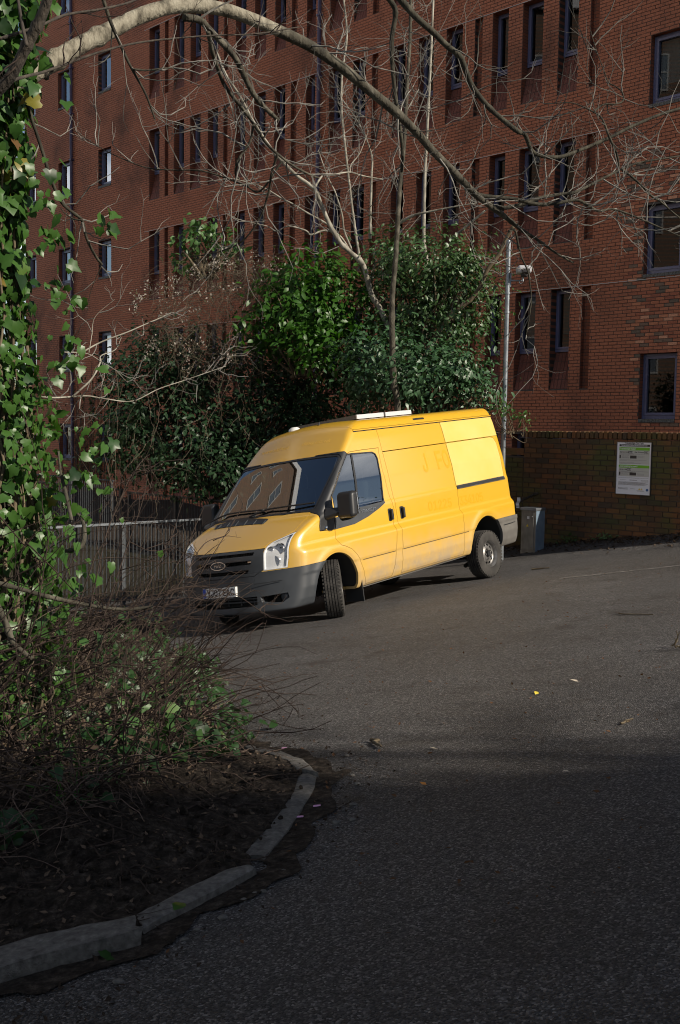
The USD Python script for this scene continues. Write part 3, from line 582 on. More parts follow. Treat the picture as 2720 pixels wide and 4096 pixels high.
def vput(name, m, mt, parent=None, smooth=28, label=None): return put(name, rake(m), M[mt], parent or van, smooth, label=label)
def drape(mesh2d, o, e1, e2, lift=.0015, level=0.):
    """lays flat shapes (x along e1, y along e2, small z outwards) on the body"""
    m = mesh2d.copy(); e1 = np.array(e1, float); e2 = np.array(e2, float); n = np.cross(e1, e2); n /= np.linalg.norm(n)
    v = np.asarray(m.vertices); p = np.asarray(o) + np.outer(v[:, 0], e1) + np.outer(v[:, 1], e2)
    lo = np.full(len(p), -.25); hi = np.full(len(p), .25)
    for _ in range(26):
        mid = (lo + hi) / 2; q = p + mid[:, None] * n; i = VF(q[:, 0], q[:, 1], q[:, 2]) < level
        lo = np.where(i, mid, lo); hi = np.where(i, hi, mid)
    m.vertices = p + (lo + lift + v[:, 2])[:, None] * n
    return m
def strip(pts, w, o, e1, e2, h=.003, n=12):
    P = LineString(pts).buffer(w / 2, cap_style=2).segmentize(.03); t = tri(extrude(P, 0, h)); return drape(trimesh.Trimesh(*trimesh.remesh.subdivide_to_size(t.vertices, t.faces, .06)), o, e1, e2)

# windscreen and its black surround
ws = rounded([(-.79, .01), (-.4, -.040), (0, -.052), (.4, -.040), (.79, .01), (.80, .825), (.4, .800), (0, .785), (-.4, .800), (-.80, .825)], .05)
seal = take(wscr, buf(ws, .032), 0.) - wscr(ws)
vput('windscreen_seal', seal, 'black'); wsg = vput('windscreen', glass_shell ^ wscr(ws, .008), 'glass')
# front bumper
bz = [(.0, .683), (1.4, .683), (1.4, .1), (.0, .1)]
bumper_zone = side(bz, 0., -1.4, 1.4)
bsh = ((out2 - shell_at(-.02)) ^ side(bz, -.002, -1.4, 1.4)) - arches - side([(-1, .1), (-1, .7), (.16, .7), (.16, .1)], 0., -1.4, 1.4)
rest = rest - bumper_zone
lowg = Polygon([(-.50, .425), (.50, .425), (.50, .335), (.40, .315), (-.40, .315), (-.50, .335)])
fogs = [Polygon([(s * .535, .415), (s * .815, .425), (s * .825, .37), (s * .76, .325), (s * .64, .335), (s * .55, .355)]) for s in (1, -1)]
gp = Polygon([(-.578, .935), (.578, .935), (.575, .70), (.485, .645), (-.485, .645), (-.575, .70)])
for p in [lowg] + fogs: bsh = bsh - front(p, 0., .3)
gpan = (rest + bsh) ^ front(gp, G, .35); bsh = bsh - front(gp, 0., .35); rest = rest - front(gp, 0., .35)
centre = bsh ^ front([(-.478, .1), (.478, .1), (.478, .70), (-.478, .70)], -.002, .3); bsh = bsh - front([(-.478, .1), (.478, .1), (.478, .70), (-.478, .70)], 0., .3)
bump = vput('front_bumper', bsh, 'plastic', smooth=35); bc = vput('bumper_centre', centre, 'plastic', smooth=35)
vput('bumper_groove', cat([strip([(0, 0), (.62, 0)], .009, (.95, s * .60, .566), (-.35, s * .94, 0), (0, 0, 1)) for s in (1,)]), 'black', bump) if False else None
vput('grille_backing', cat([box(.70, .71, -.5, .5, .64, .92), box(.74, .745, -.52, .52, .30, .44)] + [box(.60, .605, s * .53 - .0, s * .84, .31, .44) for s in (1, -1)]), 'under', bc)
slots = [[(-.465, .905), (.465, .905), (.455, .870), (-.455, .870)], [(-.445, .822), (.445, .822), (.430, .777), (-.430, .777)], [(-.41, .722), (.41, .722), (.385, .682), (-.385, .682)]]
for s_ in slots: gpan = gpan - front(rounded(s_, .008), 0., .3)
grille = vput('grille', gpan, 'plastic', smooth=35)
mesh_bars = [box(.772, .776, -.47, .47, z, z + .004) for z in np.arange(.685, .91, .017)] + [box(.7765, .780, y, y + .004, .68, .91) for y in np.arange(-.46, .46, .026)]
vput('grille_mesh', cat(mesh_bars), 'black', grille).SetCustomDataByKey('kind', 'stuff')
for z in (.365, .40): vput('slat', box(.80, .86, -.49, .49, z - .008, z + .008), 'plastic', bc)
for y in np.arange(-.4, .45, .2): vput('slat', box(.80, .835, y - .008, y + .008, .32, .425), 'plastic', bc)
for s in (1, -1):
    vput('fog_lamp', xf(lathe([(0, .012), (.035, .010), (.052, 0), (.056, -.03), (0, -.03)], 32), (.715, s * .755, .380), (0, 1, 0), (0, 0, 1), (1, 0, 0)), 'lens' if False else 'plastic', bump)
    vput('bumper_line', tube([(.94 - .33 * (abs(y) / .9) ** 2.4 + .045, s * y, .566) for y in (.5, .6, .7, .78)], .004, 6), 'black', bump)
# oval emblem
el = lambda a, b, h: tri(m3.CrossSection([np.stack([a * np.cos(np.linspace(0, 2 * np.pi, 48, endpoint=False)), b * np.sin(np.linspace(0, 2 * np.pi, 48, endpoint=False))], 1)]).extrude(h))
eo = dict(o=(.905, -.012, .795), ax=(0, 1, 0), ay=(-.12, 0, .993), az=(.993, 0, .12))
em = vput('emblem', xf(el(.118, .047, .012), **eo), 'chrome', grille)
vput('emblem_face', xf(el(.108, .039, .0145), **eo), 'plastic', em)
ft = meshkit.text_mesh('Ford', .036, .017); ft.vertices[:, 0] += .22 * ft.vertices[:, 1]; ft.apply_translation((-(ft.bounds[0][0] + ft.bounds[1][0]) / 2, -.017, 0)); vput('emblem_script', xf(ft, **eo), 'chrome', em)
vput('badge', box(.775, .785, .33, .40, .79, .806), 'chrome', grille)
# number plate
pl = dict(o=(.968, -.26, .447), ax=(0, 1, 0), ay=(-.07, 0, .9975), az=(.9975, 0, .07))
np_ = vput('number_plate', xf(box(0, .52, 0, .111, -.035, 0), **pl), 'plate'); vput('plate_band', xf(box(.004, .05, .004, .107, .0002, .0012), **pl), 'plate_blue', np_)
t = meshkit.text_mesh('YJ07 EAC', .074, .0015, bold=True); t.apply_scale((.435 / (t.bounds[1][0] - t.bounds[0][0]), 1, 1)); t.apply_translation((.066 - t.bounds[0][0], .020, .0003)); vput('plate_letters', xf(t, **pl), 'ink', np_)
# bonnet and headlamps
hoodp = Polygon([(.112, .775), (.30, .800), (.46, .806), (.545, .745), (.655, .600), (.742, .575), (1.1, .575), (1.1, -.575), (.742, -.575), (.655, -.600), (.545, -.745), (.46, -.806), (.30, -.800), (.112, -.775), (.175, -.4), (.192, 0), (.175, .4)])
vput('bonnet', take(lambda p, d: top(p, d, .936), hoodp), 'yellow')
cowl = take(lambda p, d: top(p, d, 1.10), Polygon([(-.05, .80), (.115, .795), (.20, .3), (.205, 0), (.20, -.3), (.115, -.795), (-.05, -.80)]), 0.); vput('scuttle', cowl, 'black')
vent_p = Polygon([(.246, -.665), (.150, -.715), (.222, .212), (.312, .204)])
vt = drape(trimesh.Trimesh(*trimesh.remesh.subdivide_to_size(*(lambda q: (q.vertices, q.faces))(tri(extrude(buf(rounded(vent_p, .01), 0), 0, .004))), .05)), (0, 0, 1.2), (1, 0, 0), (0, 1, 0)); vp = vput('air_intake', vt, 'black')
vput('intake_rib', cat([drape(tri(extrude([(.158 + .077 * (y + .7) / .9, y), (.165 + .077 * (y + .7) / .9, y + .012), (.252 + .066 * (y + .7) / .9, y + .012), (.245 + .066 * (y + .7) / .9, y)], 0, .007)), (0, 0, 1.2), (1, 0, 0), (0, 1, 0)) for y in np.arange(-.62, .2, .16)]), 'plastic', vp)
back = shell_at(-.022) - shell_at(-.028)
for s in (1, -1):
    hl = Polygon([(s * a, b) for a, b in ((.572, .690), (.815, .690), (.830, .80), (.838, .93), (.846, 1.062), (.80, 1.050), (.70, 1.015), (.632, .990), (.592, .955), (.578, .91))])
    mk = lambda p, d: front(p, d, .28)
    lens = take(mk, hl, -.004) ; hb = vput('headlamp', (back ^ mk(hl, .012)) , 'reflector', smooth=35)
    vput('lens', (shell_at(-.002) - shell_at(-.006)) ^ mk(hl, -.004), 'lens', hb)
    vput('lamp_bezel', lens - mk(buf(hl, -.004), -.012), 'reflector', hb)
    for (x, y, z, r) in ((.62, .735, .905, .055), (.655, .675, .775, .062), (.60, .77, .765, .05), (.66, .635, .91, .032)):
        vput('bulb_bowl', xf(lathe([(0, -.05), (r * .5, -.045), (r * .85, -.02), (r, 0), (r * 1.1, .002), (r * 1.1, -.03)], 28), (x + .055, s * y, z), (0, 1, 0), (0, 0, 1), (1, 0, 0)), 'chrome', hb)
        vput('bulb', xf(lathe([(0, .012), (r * .3, .005), (r * .34, -.04)], 16), (x + .035, s * y, z), (0, 1, 0), (0, 0, 1), (1, 0, 0)), 'black' if r > .054 and z > .85 else 'reflector', hb)
# black windscreen pillars carrying the mirrors
pil = Polygon([(.185, 1.012), (.178, 1.075), (.105, 1.285), (-.16, 1.575), (-.46, 1.880), (-.60, 1.875), (-.625, 1.835), (-.375, 1.628), (-.135, 1.376), (-.105, 1.20), (-.095, .994)]).buffer(-.012).buffer(.012, quad_segs=4)
trim_shell = trim - inner
fdoor = Polygon([(-.088, .988), (-.075, .90), (-.074, .856), (-.088, .812), (-.17, .785), (-.286, .735), (-.37, .665), (-.423, .600), (-.49, .47), (-.545, .325), (-.56, .285), (-1.10, .285), (-1.153, .442), (-1.176, .575), (-1.205, .74), (-1.231, .883), (-1.262, .99), (-1.287, 1.073), (-1.262, 1.20), (-1.240, 1.316), (-1.224, 1.585), (-1.250, 1.80), (-1.275, 1.862), (-.95, 1.864), (-.69, 1.860), (-.60, 1.835), (-.375, 1.62), (-.14, 1.376), (-.11, 1.2)])
dglass = rounded([(-.21, 1.092), (-.165, 1.22), (-.162, 1.376), (-.395, 1.620), (-.610, 1.822), (-.70, 1.824), (-1.115, 1.808), (-1.165, 1.785), (-1.183, 1.735), (-1.150, 1.50), (-1.105, 1.225), (-1.09, 1.208), (-.615, 1.190), (-.47, 1.086), (-.40, 1.075), (-.25, 1.075)], .018)
dtrim = Polygon([(-.098, .996), (-.473, 1.009), (-.75, 1.062), (-.984, 1.131), (-1.112, 1.180), (-1.118, 1.235), (-1.09, 1.25), (-.60, 1.23), (-.19, 1.13), (-.11, 1.13)])
for right in (False, True):
    S = lambda p, d=0., r=right: side(p, d, .45, 1.4, r)
    v_ = vput('windscreen_pillar', (trim_shell ^ S(pil, -.002)) - wscr(buf(ws, .034)), 'black'); rest = rest - S(pil)
    dp_ = rest ^ S(fdoor, G); rest = rest - S(fdoor)
    dp_ = dp_ - S(buf(dglass, .016))
    tr = (trim_shell ^ S(dtrim)) - S(dglass, .004); dp_ = dp_ - S(dtrim)
    d_ = vput('front_door', dp_ , 'yellow')
    seal_ = (outer - inner) ^ (S(buf(dglass, .016)) - S(dglass, .0)); seal_ = seal_ - S(dtrim)
    vput('window_seal', seal_, 'black', d_); vput('door_trim', tr, 'plastic', d_)
    vput('window', glass_shell ^ S(dglass, .006), 'glass', d_)
    vput('window_bar', (outer - shell_at(-.02)) ^ S([(-.690, 1.83), (-.722, 1.83), (-.606, 1.18), (-.572, 1.18)]), 'black', d_)
# sliding door, blank rear window panel, high roof panels
sl = Polygon([(-1.347, 2.095), (-1.324, 1.803), (-1.312, 1.435), (-1.322, 1.166), (-1.328, .884), (-1.320, .732), (-1.302, .418), (-1.296, .290), (-2.755, .290), (-2.760, .674), (-2.758, .824), (-2.775, 1.173), (-2.776, 1.803), (-2.798, 2.095)])
lowsl = Polygon([(-1.1, 1.804), (-3, 1.804), (-3, .2), (-1.1, .2)])
L_ = lambda p, d=0.: side(p, d, .45, 1.4)
sd = vput('sliding_door', take(L_, sl.intersection(lowsl)), 'yellow')
vput('upper_door_panel', take(L_, sl.difference(lowsl)), 'yellow', sd)
bl = rounded([(-2.782, 1.803), (-3.948, 1.804), (-4.03, 1.785), (-4.078, 1.70), (-4.073, 1.46), (-4.064, 1.216), (-2.775, 1.212)], .03)
vput('rear_side_panel', take(L_, bl), 'glare_yellow')
vput('high_roof_panel', take(L_, Polygon([(-2.802, 2.100), (-2.780, 1.806), (-4.20, 1.806), (-4.20, 2.100)])), 'glare_yellow')
vput('roof', take(lambda p, d: side(p, d, -1.4, 1.4), Polygon([(-.895, 2.116), (-.93, 2.5), (-4.6, 2.5), (-4.6, 2.116)]), -.005), 'yellow')
dome_p = Polygon([(-.5, 1.78), (-.5, 2.5), (-1.5, 2.5), (-.93, 2.122), (-.60, 1.855)])
# rear bumper and lamps
rbz = Polygon([(-3.5, .648), (-5, .648), (-5, .1), (-3.5, .1)])
rb_ = ((out2 - shell_at(-.02)) ^ side(rbz, -.002, -1.4, 1.4)) - arches; rest = rest - side(rbz, 0., -1.4, 1.4)
rbp = vput('rear_bumper', rb_, 'plastic_pale', smooth=35)
vput('bumper_line', tube([(-3.75, .992, .545), (-4.0, .988, .547), (-4.14, .965, .548)], .005, 6), 'black', rbp)
for right in (False, True): vput('tail_lamp', take(lambda p, d: side(p, d, .45, 1.4, right), Polygon([(-4.165, .66), (-4.155, 1.22), (-4.6, 1.22), (-4.6, .66)])), 'red')
vput('body_shell', rest, 'yellow')
# lines and fittings on the side
up_, fwd = (0, 0, 1), (-1, 0, 0)
dr_ = lambda pts, w, h=.003: strip(pts, w, (0, .9, 0), fwd, up_, h)
vput('slide_rail', dr_([(2.772, 1.194), (4.058, 1.196)], .036, .004), 'black', smooth=False)
vput('rail_edge', dr_([(2.775, 1.171), (4.058, 1.174)], .006, .010), 'steel', smooth=False); vput('rail_edge', dr_([(2.80, 1.214), (4.055, 1.216)], .005, .009), 'steel', smooth=False)
for a, b in ((.50, 1.160), (1.325, 2.755), (2.765, 2.87)): vput('side_crease', dr_([(a, .580), (b, .580)], .007, .002), 'black', smooth=False)  # dark strip drawn in for the shadow along the side step
vput('gutter', dr_([(.885, 2.106), (2.0, 2.106), (4.19, 2.106)], .012, .014), 'yellow', smooth=False)
vput('gutter_line', dr_([(.885, 2.094), (2.0, 2.094), (4.19, 2.094)], .010, .003), 'black', smooth=False)
vput('roof_slot', drape(tri(extrude(rounded([(2.235, 0), (2.49, 0), (2.49, .028), (2.235, .028)], .013), 0, .004)), (0, .725, 2.155), fwd, (0, -.45, .89)), 'black', smooth=False)
for (x0, x1, z0, z1, par) in ((1.151, 1.224, .949, 1.103, d_), (1.400, 1.475, .945, 1.100, sd)):
    pk = drape(tri(extrude(rounded([(x0, z0), (x1, z0), (x1, z1), (x0, z1)], .016), 0, .002)), (0, .9, 0), fwd, up_); hp = vput('handle_recess', pk, 'black', smooth=False)
    hd = rbox(.034, .030, .132, .012); hd.apply_translation((-(x0 + x1) / 2 - .006, .955, (z0 + z1) / 2)); vput('handle', hd, 'black', smooth=35)
vput('sill', cat([box(-2.90, -.58, s * .80 - .04, s * .80 + .04, .245, .30) for s in (1, -1)]), 'plastic_pale')
def ghost(text, h, x, z, width, mt, e1=(-1, 0, 0), e2=(0, 0, 1), y=.9, bold=True):
    t = meshkit.text_mesh(text, h, .0004, bold=bold); t.apply_scale((width / (t.bounds[1][0] - t.bounds[0][0]), 1, 1)); t.apply_translation((-t.bounds[0][0], 0, 0))
    t = trimesh.Trimesh(*trimesh.remesh.subdivide_to_size(t.vertices, t.faces, .06)); vput('faded_lettering' if mt.startswith('ghost') else 'badge_lettering', drape(t, (x, y, z), e1, e2, .0012), mt, smooth=False)
ghost('01225', .118, -2.035, .962, .56, 'ghost', (-1, 0, -.017)); ghost('334105', .118, -2.80, .945, .60, 'ghost', (-1, 0, -.01))
ghost('J', .235, -2.10, 1.468, .115, 'ghost'); ghost('F', .235, -2.44, 1.475, .14, 'ghost'); ghost('O', .235, -2.60, 1.475, .15, 'ghost')
ghost('www.nkjfost', .055, -.69, 1.99, .50, 'ghost_pale', (.04, 1, 0), (-.62, 0, .78), -.60, False); ghost('ding.co.uk', .06, -.69, 1.99, .44, 'ghost_pale', (-.04, 1, 0), (-.62, 0, .78), .11, False)
t = meshkit.text_mesh('TRANSIT', .036, .006, bold=True); t.apply_scale((.295 / (t.bounds[1][0] - t.bounds[0][0]), 1, 1)); t.apply_translation((-t.bounds[0][0], 0, 0)); vput('name_badge', drape(t, (-.612, .9, 1.117), (-1, 0, .006), (.08, 0, 1), .0075), 'chrome', smooth=False)
# mirrors
for s, hx, hy, hz in ((1, -.075, 1.165, 1.262), (-1, -.20, -1.165, 1.335)):
    hs = rbox(.13, .235, .295, .045); v = hs.vertices; v[:, 0] += -.12 * v[:, 2]; hs.apply_translation((hx, hy, hz)); mi = vput('mirror', hs, 'black', smooth=35)
    vput('mirror_arm', m3.Manifold.batch_hull([m3.Manifold.sphere(r, 16).translate(p) for p, r in (((.03, s * .925, 1.165), .048), ((.015, s * .94, 1.23), .03), ((-.02, s * 1.06, 1.19), .036), ((-.05, s * 1.10, 1.20), .035))]), 'black', mi, 35)
    vput('mirror_glass', box(hx - .078, hx - .070, hy - .095, hy + .095, hz - .12, hz + .12), 'chrome', mi)
vput('pillar_bolt', xf(lathe([(0, .012), (.016, .010), (.022, 0)], 24), (.072, .936, 1.035), (1, 0, 0), (0, 0, 1), (0, 1, 0)), 'chrome', smooth=35)
# wipers lying on the glass
for nm, P in (('a', [(.10, -.85, 1.275), (.085, -.70, 1.315), (.075, -.585, 1.335)]), ('b', [(.19, -.12, 1.275), (.160, .03, 1.312), (.125, .187, 1.340)])):
    w_ = vput('wiper_arm', tube(spline(P, 5), .010, 8), 'black', smooth=35)
for P in ([(.078, -.583, 1.340), (.115, -.26, 1.342), (.139, .071, 1.334)], [(.137, .10, 1.334), (.118, .45, 1.338), (.042, .786, 1.336)]): vput('wiper_blade', tube(spline(P, 8), .011, 6), 'black', smooth=False)
# roof load: two solar panels, white vent, aerial
rp = lambda x, y: 2.275 - .1 * y * y
for x0, x1 in ((-2.02, -1.44), (-2.66, -2.06)):
    so = vput('roof_panel', box(x0, x1, -.60, .40, 2.275, 2.318), 'under', smooth=False)
    vput('panel_edge', cat([box(x0, x1, .402, .425, 2.268, 2.322)]), 'roof_edge', so, smooth=False)
    if x0 > -2.1: vput('panel_front', box(x1 + .001, x1 + .022, -.62, .425, 2.268, 2.322), 'plastic_pale', so, smooth=False)  # front frame edge given a darker tone for its shade
vput('roof_vent', xf(lathe([(0, .05), (.04, .046), (.07, .026), (.08, 0), (0, 0)], 28), (-1.18, -.42, 2.255), (1, 0, 0), (0, 1, 0), (0, 0, 1)), 'plate', smooth=35)
vput('aerial', tube([(-1.02, .12, 2.255), (-1.06, .12, 2.30)], [.014, .004], 10), 'black', smooth=35)
# underside, arch liners, cab
vput('floor_pan', cat([box(-4.1, .62, -.60, .60, .30, .46), box(-3.6, -3.1, -.75, .75, .28, .42), box(-2.9, -.6, -.78, .78, .30, .34)]), 'under', smooth=False)
vput('exhaust', tube(spline([(-.3, .35, .24), (-1.5, .42, .22), (-2.7, .5, .24), (-3.0, .55, .26)], 6), .035, 10), 'under', smooth=35)
lin = None
for x in (.01, -3.34):
    for s in (1, -1):
        l_ = (arch(x, .335, .425, .48) - arch(x, .335, .409, .60)) ^ m3.Manifold.cube((1, 1, 1)).translate((x - .5, .40, .30))
        l_ = l_ if s > 0 else l_.mirror((0, 1, 0)); l_ = l_ ^ shell_at(-.012); vput('wheel_arch_liner', l_, 'under', smooth=35)
vput('dashboard', rbox(.55, 1.5, .30, .06).apply_translation((-.22, 0, 1.04)), 'cab', smooth=35)
for y in (.45, -.45):
    vput('seat', cat([rbox(.5, .52, .16, .06).apply_translation((-.85, y, .82)), rbox(.16, .50, .62, .06).apply_translation((-1.14, y, 1.18)), rbox(.12, .26, .2, .05).apply_translation((-1.17, y, 1.58))]), 'cab2', smooth=35)
th = np.linspace(0, 2 * np.pi, 33)
vput('steering_wheel', xf(tube(np.stack([.19 * np.cos(th), .19 * np.sin(th), 0 * th], 1), .014, 8, False), (-.50, -.45, 1.20), (0, 1, 0), (-.5, 0, .866), (.866, 0, .5)), 'cab', smooth=35)
vput('bulkhead', box(-1.36, -1.34, -.78, .78, .5, 2.0), 'cab', smooth=False)
# wheels
prof = [(.185, -.10), (.20, -.104), (.25, -.108), (.295, -.100), (.316, -.086), (.3235, -.072)]
gr = []
for c_ in (-.048, -.016, .016, .048): gr += [(.3255, c_ - .0045), (.317, c_ - .004), (.317, c_ + .004), (.3255, c_ + .0045)]
prof = prof + gr + [(a, -b) for a, b in prof[::-1]]
tyre_m = lathe(prof + [(.185, -.10)], 72)
blocks = []
for c_, w_ in ((-.064, .024), (-.032, .022), (0, .022), (.032, .022), (.064, .024)):
    for k in range(58):
        a = 2 * np.pi * (k + (.5 if abs(c_) < .04 and c_ else 0)) / 58; b_ = box(.312, .3295 - (.002 if abs(c_) > .05 else 0), -.0165, .0165, c_ - w_ / 2, c_ + w_ / 2)
        b_.apply_transform(trimesh.transformations.rotation_matrix(a, (0, 0, 1))); blocks.append(b_)
shoulder = []
for s in (1, -1):
    for k in range(46):
        b_ = box(.298, .3225, -.012, .012, s * .082, s * .098); b_.apply_transform(trimesh.transformations.rotation_matrix(2 * np.pi * k / 46, (0, 0, 1))); shoulder.append(b_)
disc = man(lathe([(0, .045), (.045, .046), (.055, .062), (.085, .064), (.105, .050), (.135, .040), (.152, .046), (.165, .060), (.178, .066), (.186, .085), (.190, .098), (.184, .100), (.176, .084), (.165, .074), (.150, .030), (.130, .022), (.10, .03), (0, .03)], 64))
for k in range(10):
    c = m3.Manifold.cylinder(.2, .017, .017, 20).scale((1, 1.5, 1)).translate((.128, 0, -.05)); disc = disc - c.rotate((0, 0, 36 * k))
rim_m = tri(disc)
nuts = cat([trimesh.creation.cylinder(.011, .022, sections=6).apply_translation((.07 * math.cos(a), .07 * math.sin(a), .072)) for a in np.arange(5) * 2 * np.pi / 5])
for nm, x, y, s, steer in (('front', 0, .855, 1, 38), ('front', 0, -.855, -1, 38), ('rear', -3.34, .86, 1, 0), ('rear', -3.34, -.86, -1, 0)):
    a = math.radians(steer); wx = np.array([math.cos(a), math.sin(a), 0]); wz = np.array([-math.sin(a), math.cos(a), 0]) * s; wy = np.cross(wz, wx)
    o = (x, y - .0 * s, .333)
    P = lambda m: xf(m, o, wx, wy, wz)
    w_ = put('wheel', P(rim_m), M['steel'], van, smooth=35)
    ty = put('tyre', P(tyre_m), M['rubber'], w_, smooth=30); put('tread', P(cat(blocks + shoulder)), M['rubber'], w_, kind='stuff')
    put('hub_cap', P(lathe([(0, .088), (.034, .086), (.040, .076), (.040, .05), (0, .05)], 28)), M['black'], w_, smooth=35); put('wheel_nut', P(nuts), M['steel'], w_, kind='stuff')
    put('brake_drum', P(lathe([(0, .02), (.14, .02), (.14, -.06), (0, -.06)], 28)), M['under'], w_)
put('mud_flap', rbox(.014, .27, .30, .006).apply_translation((-.455, .80, .265)), M['black'], van, smooth=35)
put('mud_flap', rbox(.014, .27, .30, .006).apply_translation((-.455, -.80, .265)), M['black'], van, smooth=35)
put('axle', cat([tube([(-3.34, -.75, .33), (-3.34, .75, .33)], .05, 10), tube([(.05, -.7, .30), (.05, .7, .30)], .035, 10), tube([(.0, .66, .33), (.0, .62, .62)], .04, 10), tube([(-3.2, .62, .2), (-3.9, .62, .36)], .03, 8)]), M['under'], van)

